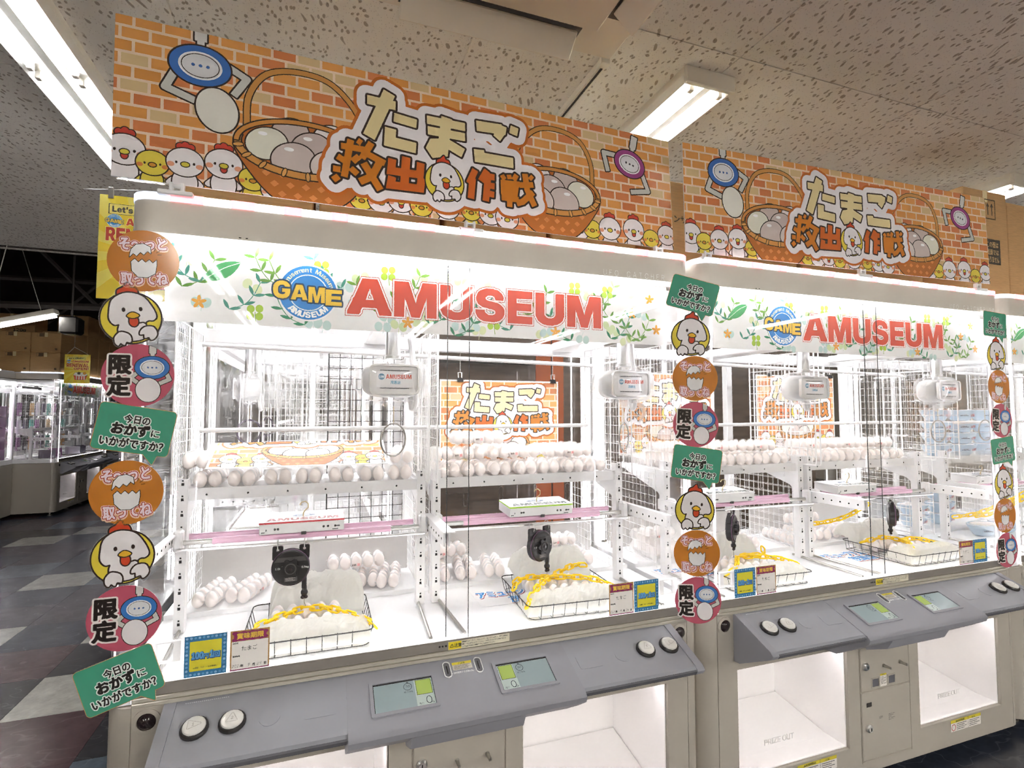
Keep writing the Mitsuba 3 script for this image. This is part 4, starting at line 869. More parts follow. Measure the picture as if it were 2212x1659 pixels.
# stickers: flat prints hung in three columns down the machine corners
SK = {}
for kd in 'ocpg':
    a, out = sticker_art(kd); k = Kit()
    for g, (me, c) in a.meshes().items(): k.raw(g, mikit.ply(me, 'print_gloss', color=c))
    k.add('card', prism_z(affinity.scale(out.simplify(.2), .001, .001, origin=(0, 0)), -.0012, -.0003), 'white_paint'); SK[kd] = k
KIND = {'o': 'orange cracked egg sticker', 'c': 'white cartoon hen sticker', 'p': 'pink round claw sticker', 'g': 'green speech bubble sticker'}
COLS = (('nearest machine\'s left corner', 0, 0, [('o', .068, 2.049, 0), ('c', .042, 1.901, 6), ('p', .065, 1.730, 0), ('g', .060, 1.575, -10), ('o', .048, 1.412, 0), ('c', .044, 1.254, 4), ('p', .054, 1.078, 0), ('g', .050, .912, 18)]),
        ('joint between the two machines', -22, -.035, [('g', 1.885, 2.075, -16), ('c', 1.875, 1.931, -8), ('o', 1.890, 1.758, -6), ('p', 1.889, 1.581, -4), ('g', 1.889, 1.426, -8), ('c', 1.880, 1.271, -6), ('o', 1.884, 1.097, -3), ('p', 1.886, .922, 0)]),
        ('second machine\'s right corner', 0, 0, [('g', 3.790, 2.071, -3), ('c', 3.791, 1.930, -4), ('o', 3.798, 1.758, -8), ('p', 3.805, 1.585, -4), ('g', 3.808, 1.429, 6), ('c', 3.802, 1.280, 0), ('o', 3.799, 1.107, -3), ('p', 3.802, .935, 0)]))
for where, yaw, dy, L in COLS:
    for i, (kd, x, z, rot) in enumerate(L):
        lab = KIND[kd] + ', ' + ORD[i] + ' from top on the ' + where
        put(SK[kd], 'sticker', lab, 'sticker', tr(x, -.028 + dy, z) @ rz(yaw) @ FRONT @ rz(rot), 'stickers down the machine corners')

# ------------------------------------------------------------------ prizes
def egg_pack_kit():
    k = Kit(); px, py = .0465, .0475
    C = [((i - 2) * px, (j - .5) * py) for i in range(5) for j in range(2)]
    t = np.linspace(-math.pi / 2, math.pi / 2, 10); r = .0212 * np.cos(t) * (1 - .13 * np.sin(t)); z = .0285 * np.sin(t); r[0] = r[-1] = 0
    egg = mikit.ply(lathe(np.column_stack([r, z]), 14), 'egg_shell', True)
    for x, y in C: k.raw('egg', egg, None, tr(x, y, .032))
    xs, ys = np.linspace(-.118, .118, 41), np.linspace(-.05, .05, 17); X, Y = np.meshgrid(xs, ys); d = np.min([np.hypot(X - a, Y - b) for a, b in C], 0)
    hgt = np.sqrt(np.clip(1 - (d / .0255) ** 2, 0, 1))
    n, mm = X.shape; F = []
    for i in range(n - 1):
        for j in range(mm - 1): F += [[i * mm + j, i * mm + j + 1, (i + 1) * mm + j + 1], [i * mm + j, (i + 1) * mm + j + 1, (i + 1) * mm + j]]
    for nm, Z in (('lid', .034 + .031 * hgt), ('tray', .033 - .0322 * hgt)):
        k.raw(nm, mikit.ply(trimesh.Trimesh(np.stack([X, Y, Z], -1).reshape(-1, 3), F, process=False), 'carton_plastic', True))
    a = Art(); a.add(sbox(-2, -6, 9, 5), 'e9a9a9', 'mark'); a.add(sbox(-22, -4, -6, 3).difference(sbox(-17, -4, -15, 3)).difference(sbox(-11, -4, -9, 1)), '8c7f7c', 'mark')
    m, c = a.meshes()['mark']; k.raw('lid_mark', mikit.ply(m, 'print_satin', color=c), None, tr(-.0, -.0505, .026) @ FRONT); return k
EP = egg_pack_kit()
n_packs = 0
def pack(x, y, z, rot, lab, tilt=0, ox=0):
    global n_packs; n_packs += 1
    put(EP, 'egg_pack', lab, 'egg pack', tr(ox + x, y, z) @ rz(rot) @ rx(tilt), 'clear packs of ten white eggs', skip=() if rot in (0,) else ())
CELL = {'A': 'near machine\'s left cell', 'B': 'near machine\'s right cell', 'C': 'second machine\'s left cell', 'E': 'second machine\'s right cell'}
SZ = 1.3575; R2 = np.random.default_rng(21)
for c, ox, x0, top in (('A', 0, .10, []), ('B', 0, .975, []), ('C', O2, .10, []), ('E', O2, .975, [])):
    for i in range(7):
        pack(x0 + .062 + i * .1135, .375 + .125 + R2.uniform(0, .012), SZ, 90 + R2.uniform(-3, 3), f'end-on egg pack, {ORD[i]} from left on the upper shelf, {CELL[c]}', ox=ox)
    for i in range(3):
        if c in 'CE' : pack(x0 + .14 + i * .26, .66, SZ, 0, f'egg pack at the shelf back, {ORD[i]} from left, {CELL[c]}', ox=ox)
Z2 = SZ + .0655
for c, L in (('A', [(.125, .52, 88, 'at the left beside the printed sheet'), (.86, .50, 80, 'at the right beside the printed sheet')]),
             ('B', [(1.085, .47, 2, 'at the left end'), (1.34, .485, -2, 'in the middle'), (1.60, .475, 3, 'at the right end'), (1.30, .60, 0, 'behind the middle one'), (1.60, .61, 0, 'behind the right end')]),
             ('C', [(.22, .48, 0, 'at the left end'), (.48, .475, 2, 'in the middle'), (.74, .48, -2, 'at the right end')]),
             ('E', [(1.10, .48, 0, 'at the left end'), (1.36, .475, 1, 'in the middle'), (1.62, .48, -1, 'at the right end')])):
    for x, y, r, w in L: pack(x, y, Z2, r, f'upper layer egg pack {w} of the shelf, {CELL[c]}', ox=O2 if c in 'CE' else 0)
pack(1.17, .46, Z2 + .066, 3, 'single egg pack on top of the egg pile below the brick poster')
DZ = .9025
LOW = {'A': [(.165, .62, 78, 0, 'end-on at the far left'), (.285, .63, 70, 0, 'slanting, second from the left'), (.74, .66, 84, 0, 'end-on behind the wrap'), (.63, .65, 88, 0, 'mostly hidden behind the bubble wrap'), (.825, .62, 80, 0, 'end-on at the right')],
       'B': [(1.035, .62, 84, 0, 'end-on at the left'), (1.155, .615, 82, 0, 'end-on, second from the left'), (1.285, .61, 80, 0, 'end-on, third from the left'), (1.50, .66, 74, 0, 'end-on behind the basket'), (1.62, .66, 80, 0, 'end-on behind the basket at the right'), (1.73, .64, 86, 0, 'beside the wire fence')],
       'C': [(.17, .60, 86, 0, 'end-on at the left'), (.29, .61, 84, 0, 'end-on, second from the left'), (.62, .62, 86, 0, 'end-on behind the basket'), (.77, .62, 82, 0, 'end-on at the right')],
       'E': [(1.04, .60, 86, 0, 'end-on at the left'), (1.19, .62, 70, 0, 'slanting, second from the left'), (1.31, .63, 74, 0, 'slanting, third from the left'), (1.44, .64, 80, 0, 'end-on behind the basket'), (1.58, .64, 84, 0, 'end-on at the right')]}
for c, L in LOW.items():
    for x, y, r, t, w in L: pack(x, y, DZ, r, f'lower deck egg pack, {w}, {CELL[c]}', t, O2 if c in 'CE' else 0)
for c, x, y, r in (('A', .69, .64, 4), ('B', 1.06, .68, 5), ('B', 1.63, .70, 4), ('C', .22, .64, 5), ('E', 1.30, .70, 6)):
    pack(x, y, DZ + .0655, r, f'egg pack lying on others, lower deck, {CELL[c]}' + (', at its left' if c == 'B' and x < 1.3 else ', at its right' if c == 'B' else ''), 0, O2 if c in 'CE' else 0)

# posters
PA = poster_art(); PK = board_kit(PA, .62, .44, .0015, 'print_satin')
def bclip(x, y, z, lab):
    k = Kit(); k.add('body', prism_x([(-.012, 0), (.012, 0), (.004, .02), (-.004, .02)], -.014, .014), 'black_plastic')
    for s in (-1, 1): k.add('handle', tube([(-.008, s * .004, .018), (-.009, s * .008, .045), (.009, s * .008, .045), (.008, s * .004, .018)], .0012, 5), 'chrome')
    k.add('cord', rod((0, 0, .043), (0, 0, .16), .001, 4), 'rope_white')
    put(k, 'binder_clip', lab, 'clip', tr(x, y, z), 'binder clips on the posters')
for x, y, z, tilt, lab in ((1.07, .76, 1.345, 0, 'brick patterned poster hanging behind the egg pile in the near machine\'s right cell'),
                     (O2 + .06, .70, 1.40, 0, 'brick patterned poster in the left cell of the second machine, behind the middle sticker column'), (O2 + 1.0, .72, 1.41, 0, 'brick patterned poster behind the white grid in the second machine\'s right cell')):
    put(PK, 'poster', lab, 'poster', tr(x, y, z) @ rx(tilt) @ FRONT, 'brick patterned posters in the cells')
    side = lab.split(' in the ')[-1] if ' in the ' in lab else lab
    for i, dx in enumerate((.10, .59)): bclip(x + dx, y, z + .43, ('left' if i == 0 else 'right') + ' black binder clip on the poster ' + {1.07: 'in the nearest machine', O2 + .06: 'in the second machine\'s left cell', O2 + 1.0: 'in the second machine\'s right cell'}[x])
SH = Kit(); v0 = np.array([0, .36, 1.425]); d = np.array([0, .165, .072]); d /= np.linalg.norm(d)
clip = sbox(0, 0, 620, 200)
me = PA.meshes(clip)
for g, (m, c) in me.items(): SH.raw(g, mikit.ply(m, 'print_satin', color=c))
SH.add('sheet', bx(0, .62, 0, .2, -.0012, -.0003), 'white_paint')
put(SH, 'poster', 'printed sheet with chicks and a basket lying on the egg packs in the near machine\'s left cell', 'poster', frame3((.165, .352, 1.432), (1, 0, 0), d, np.cross([1, 0, 0], d)), 'brick patterned posters in the cells')

# cards on the glass
pk_, ek_ = board_kit(price_art(), .106, .112, .0008, 'print_satin'), board_kit(expiry_art(), .103, .112, .0008, 'print_satin')
for x, y, price, lab in ((.191, -.0012, 1, 'blue framed yellow price card at the lower left of the nearest machine'), (.306, -.0012, 0, 'white expiry date card at the lower left of the nearest machine'), (1.542, -.0012, 0, 'white expiry date card at the lower right of the nearest machine'), (1.648, -.0012, 1, 'blue framed yellow price card at the lower right of the nearest machine'),
                  (2.108, -.0072, 1, 'blue framed yellow price card at the lower left of the second machine'), (2.219, -.0072, 0, 'white expiry date card at the lower left of the second machine'), (3.472, -.0072, 0, 'white expiry date card at the lower right of the second machine'), (3.576, -.0072, 1, 'blue framed yellow price card at the lower right of the second machine')):
    put(pk_ if price else ek_, 'price_card' if price else 'expiry_card', lab, 'card', tr(x, y, .886) @ FRONT, 'price cards on the glass' if price else 'expiry cards on the glass')
# lettering on the deck
fa = Art(); fa.add(sbox(0, 0, 330, 190), 'f4f5f7', 'sheet')
for t, x0, x1, y0, y1 in (('アミュージアム', 18, 300, 96, 160), ('茂原店', 130, 290, 14, 78)):
    g = fitted(t, x0, x1, y0, y1, cjk=True).buffer(2.6); fa.add(affinity.translate(g.buffer(4), 2, -7), '8c2f45', 'lettering'); fa.add(g.buffer(4.5), 'ffffff', 'lettering'); fa.add(g, '2f86cf', 'lettering')
FK = board_kit(fa, .33, .19, .0008, 'print_satin')
for x, y, lab in ((1.13, .24, 'white sheet with blue lettering on the deck left of the near right-hand basket'), (O2 + 1.0, .20, 'white sheet with blue lettering on the deck of the second machine'), (O2 + .06, .27, 'white sheet with blue lettering seen behind the middle sticker column')):
    put(FK, 'deck_sheet', lab, 'sheet', tr(x, y, .8855), 'white lettered sheets on the decks')

# reels with their hooks
def reel_kit():
    k = Kit(); R = lambda p, n=36: rotm(lathe(p, n), 90, (1, 0, 0))
    k.add('body', R([(0, -.016), (.056, -.016), (.0615, -.011), (.0615, .012), (.057, .017), (.05, .018), (0, .018)]), 'black_plastic', smooth=30)
    k.add('rim_line', R([(.0615, .0105), (.0622, .0115), (.0615, .0125)]), 'box_purple')
    fl = unary_union([ell(0, 0, .024, .024)] + [ell(.025 * math.cos(i * 1.0472), .025 * math.sin(i * 1.0472), .0085, .0085) for i in range(6)])
    k.add('knob', plate_y(fl, -.03, -.017), 'black_plastic'); k.add('knob_ring', R([(.015, .030), (.019, .030), (.019, .033), (.015, .033)], 24), 'dark_grey'); k.add('knob_centre', R([(0, .034), (.0055, .034), (.0055, .03), (0, .03)], 16), 'black_gloss')
    k.add('top_band', plate_y(ell(0, 0, .056, .056).intersection(sbox(-.06, .022, .06, .037)), -.0195, -.0178), 'dark_grey')
    a = Art(); txt(a, '1.0kg', -50, -3, 6.5, 'e4e4e4', 600, group='lettering'); txt(a, '0.5kg', 34, -3, 6.5, 'e4e4e4', 600, group='lettering'); a.add(sbox(-20, -46, 22, -30), '3a3838', 'lettering')
    for q in range(3): a.add(sbox(-16, -35 - q * 4, 16 - 8 * (q % 2), -33 - q * 4), '8a8686', 'lettering')
    a.put(k, tr(0, -.0186, 0) @ FRONT, 'print_satin')
    for s in (-1, 1):
        k.add('lug', plate_y(sbox(-.012, -.02, .012, .016).buffer(.005).difference(ell(0, .008, .005, .005)), -.006, .006), 'black_plastic', M=tr(s * .043, 0, .052))
        k.add('hook_ring', tube([(s * .043, .013 * math.cos(t), .077 + .019 * math.sin(t)) for t in np.linspace(0, 2 * math.pi, 16, endpoint=False)], .0017, 6, True), 'chrome', smooth=40)
    k.add('neck', cat_([bx(.036, .052, -.01, .008, -.078, -.005, .004), mv(lathe([(0, -.01), (.008, -.01), (.008, .01), (0, .01)], 14), .045, 0, -.08)]), 'black_plastic')
    k.add('stopper', cat_([mv(trimesh.creation.icosphere(2, .012), .045, 0, -.092)]), 'black_plastic', smooth=True); k.add('clamp', cat_([mv(trimesh.creation.icosphere(2, .0065), .045 + s * .0055, -.001, -.108) for s in (-1, 1)]), 'black_gloss', smooth=True)
    k.add('cable', rod((.045, 0, -.112), (.045, 0, -.128), .0012, 6), 'steel'); k.add('hook', tube([(.045, 0, -.126), (.05, 0, -.138), (.046, 0, -.150), (.038, 0, -.148), (.036, 0, -.14)], .0014, 6), 'steel')
    return k
RK = reel_kit()
for x, y, z, r, lab in ((.45, .283, 1.092, 0, 'black spring reel hanging in the near machine\'s left cell'), (1.385, .283, 1.087, 24, 'black spring reel hanging in the near machine\'s right cell'), (2.352, .277, 1.09, 38, 'black spring reel hanging in the second machine\'s left cell'), (3.415, .277, 1.083, 42, 'black spring reel hanging in the second machine\'s right cell')):
    put(RK, 'spring_reel', lab, 'reel', tr(x, y, z) @ rz(r), 'black spring reels')

# weight boxes on the pink rods
def weight_kit(band):
    k = Kit(); k.add('body', bx(0, .28, 0, .14, 0, .037, .002), 'white_paint'); k.add('band', bx(-.001, .281, -.001, .141, .036, .041, .001), band); k.add('lid', bx(0, .28, 0, .14, .041, .043), 'white_paint')
    k.add('screws', cat_([mv(rotm(lathe([(0, 0), (.004, 0), (.004, .001), (0, .001)], 10), 90, (1, 0, 0)), x, -.0002, .017) for x in (.05, .06, .21, .225, .25)]), 'dark_grey')
    k.add('stains', cat_([bx(x, x + w, -.0006, 0, z, z + h) for x, w, z, h in ((.006, .012, .006, .003), (.02, .004, .012, .006), (.24, .02, .004, .003), (.255, .01, .014, .005))]), 'panel_dark')
    k.add('latch', bx(.136, .152, -.004, .004, -.006, .004), 'dark_grey')
    a = Art(); g = fitted('AMUSEUM', 20, 260, 12, 46, 900); a.add(g, '8c3a3a' if band == 'box_red' else '3d4a46', 'lettering'); a.add(ell(140, 78, 40, 16), '4a5f80', 'lettering'); a.add(fitted('GAME', 118, 162, 72, 84, 900), 'dfe6ea', 'lettering')
    a.put(k, tr(0, 0, .0433), 'print_satin')
    k.add('hook', tube([(.14, .06, .042), (.14, .06, .056), (.147, .06, .066), (.156, .06, .074), (.156, .06, .088), (.146, .06, .097), (.133, .06, .094), (.128, .06, .085)], .0022, 8), 'brass', smooth=40); return k
mat('box_red', 'c23a44', 0.4); mat('box_green', 'a8d83a', 0.4)
for x, y, z, r, band, lab in ((.345, .298, 1.2035, 0, 'box_red', 'white weight box with a red edge and a hook on the bars of the left cell'), (1.262, .298, 1.2035, 0, 'box_green', 'white weight box with a green edge and a hook on the bars of the right cell'),
                         (2.228, .292, 1.2035, 0, 'white_paint', 'plain white weight box on the second machine\'s left bars'), (3.05, .292, 1.2035, 0, 'white_paint', 'plain white weight box on the second machine\'s right bars'), (4.17, .30, 1.2035, 0, 'white_paint', 'plain white weight box in the third machine at the right')):
    put(weight_kit(band), 'weight_box', lab, 'box', tr(x, y, z) @ rx(3.5), 'weight boxes on the bars')

# hanging rings under the claws
for x, y, z, r, c, lab in ((.785, .2, 1.53, 35, 'steel', 'thin steel ring hanging below the left claw of the nearest machine'), (1.735, .2, 1.525, 40, 'steel', 'thin steel ring hanging below the right claw of the nearest machine'), (3.685, .195, 1.525, 0, 'steel', 'thin steel ring below the right claw of the second machine'), (4.10, .205, 1.525, 0, 'steel', 'thin steel ring hanging in the third machine'),
                      (.2, 1.215, 1.53, 30, 'box_dark', 'dark ring hanging in the machine behind, the nearer one'), (.2, 2.17, 1.53, 60, 'box_dark', 'dark ring hanging in the machine behind, the farther one')):
    k = Kit(); k.add('ring', tube([(.058 * math.cos(t), 0, .058 * math.sin(t)) for t in np.linspace(0, 2 * math.pi, 40, endpoint=False)], .0032 if c == 'steel' else .005, 8, True), c, smooth=True); k.add('cord', rod((0, 0, .058), (0, 0, .12), .0012, 5), 'brass')
    put(k, 'hanging_ring', lab, 'ring', tr(x, y, z) @ rz(r))

# wire baskets with wrapped egg packs and yellow chains
def wire_basket_kit(w, d, h=.052):
    k = Kit(); rr = lambda z, q=0: [(x, y, z) for x, y in rrect(q, w - q, q, d - q, .025).exterior.coords[:-1]]
    k.add('rim', tube(rr(h), .0019, 6, True), 'black_wire', smooth=40); k.add('base_ring', tube(rr(.002, .012), .0014, 5, True), 'black_wire')
    ws = [rod((x, 0, h + .004), (x, .012, .002), .0011, 4) for x in np.arange(.05, w - .02, .045)] + [rod((x, d, h + .004), (x, d - .012, .002), .0011, 4) for x in np.arange(.05, w - .02, .045)] + [rod((0, y, h), (.012, y, .002), .0011, 4) for y in np.arange(.04, d - .02, .045)] + [rod((w, y, h), (w - .012, y, .002), .0011, 4) for y in np.arange(.04, d - .02, .045)]
    ws += [rod((x, .012, .002), (x, d - .012, .002), .0011, 4) for x in np.arange(.05, w - .02, .045)]
    k.add('wires', cat_(ws), 'black_wire'); return k
def wrap_mesh(w, d, h, seed, back=False):
    nx, ny = int(w / .0042), int(d / .0042); u, v = np.meshgrid(np.linspace(0, 1, nx), np.linspace(0, 1, ny)); x, y = u * w, v * d
    P = np.stack([x * 9, y * 9, np.full_like(x, seed * 3.1)], -1); n1 = meshkit.fbm(P, 4, seed)
    e = np.clip(np.minimum(np.minimum(u, 1 - u) * w, np.minimum(v, 1 - v) * d) / .035, 0, 1); z = h * (e * (2 - e)) ** .6 * (.62 + .75 * n1)
    i, j = x / .0125, y / .0108; row = np.floor(j); fx = (i + .5 * (row % 2)) % 1 - .5; fy = j % 1 - .5; b = np.sqrt(np.clip(1 - (fx ** 2 + fy ** 2) / .2, 0, 1)) * .0034
    P2 = np.stack([x * 40, y * 40, np.full_like(x, seed)], -1); z = z + b + (.022 * np.abs(meshkit.fbm(P2 * .5, 3, seed + 9) - .5) + .012 * (meshkit.fbm(P2 * 1.3, 2, seed + 4) - .5)) * e
    x = x + .02 * (meshkit.noise(P * .8 + 5, seed) - .5); y = y + .02 * (meshkit.noise(P * .8 + 9, seed) - .5)
    F = []; I = np.arange(nx * ny).reshape(ny, nx); a, b_, c, d_ = I[:-1, :-1].ravel(), I[:-1, 1:].ravel(), I[1:, 1:].ravel(), I[1:, :-1].ravel()
    return trimesh.Trimesh(np.stack([x, y, z], -1).reshape(-1, 3), np.vstack([np.column_stack([a, b_, c]), np.column_stack([a, c, d_])]), process=False)
link_d = mikit.ply(tube([(.0125 * np.sign(math.cos(t)) + .0105 * math.cos(t), .0105 * math.sin(t), 0) for t in np.linspace(0, 2 * math.pi, 20, endpoint=False)], .0038, 7, True), 'yellow_plastic', True)
def chain(pts, lab, pitch=.032):
    p = np.array(curve([(q[0], q[1]) for q in pts]).coords); zc = np.array(curve([(i, q[2]) for i, q in enumerate(pts)]).coords)[:, 1]; P = np.column_stack([p, zc[:len(p)]])
    s = np.concatenate([[0], np.cumsum(np.linalg.norm(np.diff(P, axis=0), axis=1))]); k = Kit(); n = max(2, int(s[-1] / pitch))
    for i in range(n):
        t = (i + .5) * s[-1] / n; g = lambda q: np.array([np.interp(q, s, P[:, c]) for c in range(3)])
        o = g(t); x = g(min(t + .006, s[-1])) - g(max(t - .006, 0)); x /= np.linalg.norm(x); y = np.cross([0, 0, 1.0], x); y /= np.linalg.norm(y) + 1e-9
        k.raw('link', link_d, None, frame3(o, x, y, np.cross(x, y)) @ rx(38 if i % 2 else -45))
    put(k, 'yellow_chain', lab, 'chain', None, 'yellow plastic chains')
for nm, ox, x, y, w, d, rot, sd in (('nearest machine, left cell', 0, .325, .035, .385, .36, 0, 1), ('nearest machine, right cell', 0, 1.245, .045, .40, .38, -3, 2), ('second machine, left cell', O2, .20, .04, .42, .36, -2, 3), ('second machine, right cell', O2, 1.27, .04, .40, .38, 0, 4)):
    M = tr(ox + x, y, .8845) @ rz(rot)
    put(wire_basket_kit(w, d), 'wire_basket', 'thin black wire basket on the deck of the ' + nm, 'basket', M, 'wire baskets on the decks')
    put(EP, 'egg_pack', 'egg pack in the wire basket, ' + nm + ', nearer the glass', 'egg pack', M @ tr(w * .52, d * .40, .006) @ rz(2), 'clear packs of ten white eggs')
    put(EP, 'egg_pack', 'egg pack in the wire basket, ' + nm + ', at the back', 'egg pack', M @ tr(w * .46, d * .72, .006) @ rz(-3), 'clear packs of ten white eggs')
    kb = Kit(); kb.add('', wrap_mesh(w * .98, d * .36, .055, sd), 'wrap_film', smooth=True)
    put(kb, 'bubble_wrap', 'crumpled bubble wrap along the front of the basket, ' + nm, 'bubble wrap', M @ tr(.005, .006, .012), 'pieces of bubble wrap')
    kb = Kit(); m = wrap_mesh(w * .86, .17, .05, sd + 20); v = np.array(m.vertices); th = np.clip(v[:, 1] / .17, 0, 1); un = meshkit.fbm(np.column_stack([v[:, 0] * 7, v[:, 1] * 5, np.full(len(v), sd * 2.0)]), 3, sd + 3)
    y_, z_ = v[:, 1] * (.55 + .5 * un), v[:, 2] * 1.1 + .075 * np.sin(th * 2.2) * (.55 + .9 * un) * (.65 + .35 * np.sin(v[:, 0] / w * 3.0)); m.vertices = np.column_stack([v[:, 0], y_, z_]); kb.add('', m, 'wrap_film', smooth=True)
    put(kb, 'bubble_wrap', 'bubble wrap heaped behind the basket, ' + nm, 'bubble wrap', M @ tr(w * .14, d * .86, .006), 'pieces of bubble wrap')
for pts, lab in (([(.493, .27, .948), (.43, .22, .95), (.36, .16, .945), (.325, .10, .935)], 'yellow chain from the hook to the left of the basket, near machine\'s left cell'), ([(.493, .27, .948), (.57, .23, .955), (.65, .16, .945), (.708, .10, .932), (.712, .08, .925)], 'yellow chain from the hook to the right of the basket, near machine\'s left cell'),
                 ([(1.425, .28, .955), (1.34, .27, .968), (1.28, .26, .962), (1.252, .22, .945)], 'yellow chain running left across the basket in the near machine\'s right cell'), ([(1.425, .28, .955), (1.36, .20, .965), (1.29, .12, .955), (1.245, .065, .93)], 'yellow chain running to the front corner of the basket in the near machine\'s right cell'),
                 ([(1.425, .28, .955), (1.50, .31, .968), (1.57, .34, .975), (1.63, .35, .968)], 'yellow chain running back right across the basket in the near machine\'s right cell'), ([(1.425, .28, .955), (1.50, .23, .965), (1.58, .18, .962), (1.645, .14, .935)], 'yellow chain running front right across the basket in the near machine\'s right cell'),
                 ([(2.377, .27, .952), (2.32, .21, .955), (2.25, .14, .95), (2.17, .11, .935)], 'yellow chain at the left in the second machine\'s left cell'), ([(2.377, .27, .952), (2.44, .28, .955), (2.52, .27, .955), (2.56, .30, .975)], 'yellow chain in the middle of the left cell of the second machine'), ([(2.377, .27, .952), (2.46, .23, .96), (2.54, .18, .955), (2.60, .14, .935)], 'yellow chain at the right in the second machine\'s left cell'),
                 ([(3.45, .26, .95), (3.38, .29, .962), (3.31, .30, .955), (3.24, .32, .94)], 'yellow chain running back left in the second machine\'s right cell'), ([(3.45, .26, .95), (3.40, .19, .958), (3.33, .12, .945), (3.26, .08, .935)], 'yellow chain running to the front left in the second machine\'s right cell'), ([(3.45, .26, .95), (3.52, .22, .96), (3.58, .16, .945), (3.62, .12, .935)], 'yellow chain running to the front right in the second machine\'s right cell'),
                 ([(3.09, .16, 1.175), (3.05, .25, 1.10), (3.0, .36, 1.05), (2.97, .46, 1.03)], 'yellow chain slung from the arm in the second machine\'s right cell'), ([(4.30, .14, 1.172), (4.25, .22, 1.10), (4.18, .32, 1.03), (4.12, .40, 1.0)], 'left one of two yellow chains hanging in the third machine'), ([(4.42, .14, 1.172), (4.37, .22, 1.10), (4.31, .30, 1.03), (4.26, .36, 1.0)], 'right one of two yellow chains hanging in the third machine')):
    chain(pts, lab)

# noodle bowl packs of the third machine
bk = Kit(); pr_ = [(0, 0), (.040, 0), (.052, .005), (.070, .03), (.088, .062), (.09, .068), (.086, .07), (0, .068)]
b = lathe(pr_, 28); b.apply_scale([1.25, .75, 1]); bk.add('bowl', b, 'bowl_blue', smooth=30); a = Art(); g = fitted('山岡家', 0, 52, 0, 17, cjk=True).buffer(.4); a.add(g, 'a2474d', 'lettering'); a.add(sbox(-70, 4, -18, 7), '46505c', 'lettering'); a.add(sbox(-62, 10, -30, 12), '6f7884', 'lettering')
m, c = a.meshes()['lettering']; m.vertices = np.column_stack([m.vertices[:, 0], -np.sqrt(np.clip(1 - (m.vertices[:, 0] / .098) ** 2, 0, 1)) * (.0585 + .42 * .75 * m.vertices[:, 1] + .0) - .0008, .028 + m.vertices[:, 1]]); bk.raw('bowl_lettering', mikit.ply(m, 'print_matte', color=c)); bk.add('lid', mv(b.copy(), 0, 0, 0) if False else (lambda q: (q.apply_scale([1.25, .75, 1]), q)[1])(lathe([(0, .0705), (.088, .0695), (.09, .068)], 28)), 'white_paint')
for j in range(4):
    for i in range(3):
        put(bk, 'bowl_pack', f'pale blue noodle bowl, third machine shelf, {ORD[i]} from left, {("lowest", "second lowest", "second highest", "top")[j]} row', 'bowl', tr(O3 + .24 + i * .232, .49, SZ + j * .0715), 'pale blue noodle bowls')
for x, y, z, r, lab in ((.20, .62, DZ, 0, 'lower bowl at the lower deck left'), (.20, .62, DZ + .0715, 0, 'upper bowl at the lower deck left'), (.46, .62, DZ, 0, 'lower bowl of the lower deck stack'), (.46, .62, DZ + .0715, 0, 'second bowl of the lower deck stack'), (.46, .62, DZ + .143, 0, 'third bowl of the lower deck stack'), (.42, .36, .886, 0, 'front bowl on the deck'), (.66, .38, .886, 0, 'front bowl at the right on the deck')):
    put(bk, 'bowl_pack', 'pale blue noodle bowl, third machine: ' + lab, 'bowl', tr(O3 + x, y, z) @ rz(r), 'pale blue noodle bowls')

# ------------------------------------------------------------------ boxes on top of the machines
def carton_kit(w, d, h, art=None, art2=None):
    k = Kit(); k.add('carton', bx(0, w, 0, d, 0, h, .006), 'cardboard'); k.add('tape', bx(-.0006, w + .0006, d / 2 - .025, d / 2 + .025, h - .0004, h + .0008), 'bamboo'); k.add('tape_end', bx(w * .5 - .02, w * .5 + .02, -.0008, .0, h - .07, h), 'bamboo')
    if art: art.put(k, tr(0, -.0012, 0) @ FRONT, 'print_matte')
    if art2: art2.put(k, frame3((w + .0012, 0, 0), (0, 1, 0), (0, 0, 1), (1, 0, 0)), 'print_matte')
    return k
def plain_art(s):
    a = Art()
    for x, y in ((s * .2, 250),): a.add(sbox(x, y, x + 90, y + 55).difference(sbox(x + 4, y + 4, x + 28, y + 51)), '5a452e', 'box_print'); a.add(sbox(s - 70, 40, s - 40, 70), '5a452e', 'box_print')
    return a
for i, (x, w, h) in enumerate(((.08, .42, .33), (.52, .45, .36), (.99, .44, .33), (1.45, .42, .34))):
    put(carton_kit(w, .5, h), 'cardboard_box', f'dim cardboard box behind the near banner, {ORD[i]} from the left', 'box', tr(x, .30, 2.251), 'cardboard boxes behind the banners')
a = Art(); txt(a, 'カンサ', 75, 250, 34, '2c241c', cjk=True, fat=.6, group='box_print')
put(carton_kit(.42, .5, .44, a), 'cardboard_box', 'cardboard box standing in the gap between the two banners', 'box', tr(1.93, .26, 2.251))
for i, (x, w, h) in enumerate(((2.38, .45, .36), (2.86, .44, .33), (3.33, .45, .36))):
    put(carton_kit(w, .5, h), 'cardboard_box', f'dim cardboard box behind the second banner, {ORD[i]} from the left', 'box', tr(x, .30, 2.251), 'cardboard boxes behind the banners')
a = Art(); a.add(sbox(190, 520, 290, 640).difference(sbox(196, 526, 284, 634)), '3f3223', 'box_print')
for x in (220, 258): a.add(sbox(x - 4, 545, x + 4, 600).union(Polygon([(x - 14, 595), (x + 14, 595), (x, 618)])), '3f3223', 'box_print')
a.add(sbox(180, 250, 320, 400), '2b241d', 'box_print')
for q, s in enumerate(('この面は', '底面では', 'ありません')): g = fitted(s, 196, 304, 350 - q * 44, 384 - q * 44, cjk=True).buffer(.6); a.add(g, 'c8a878', 'box_print')
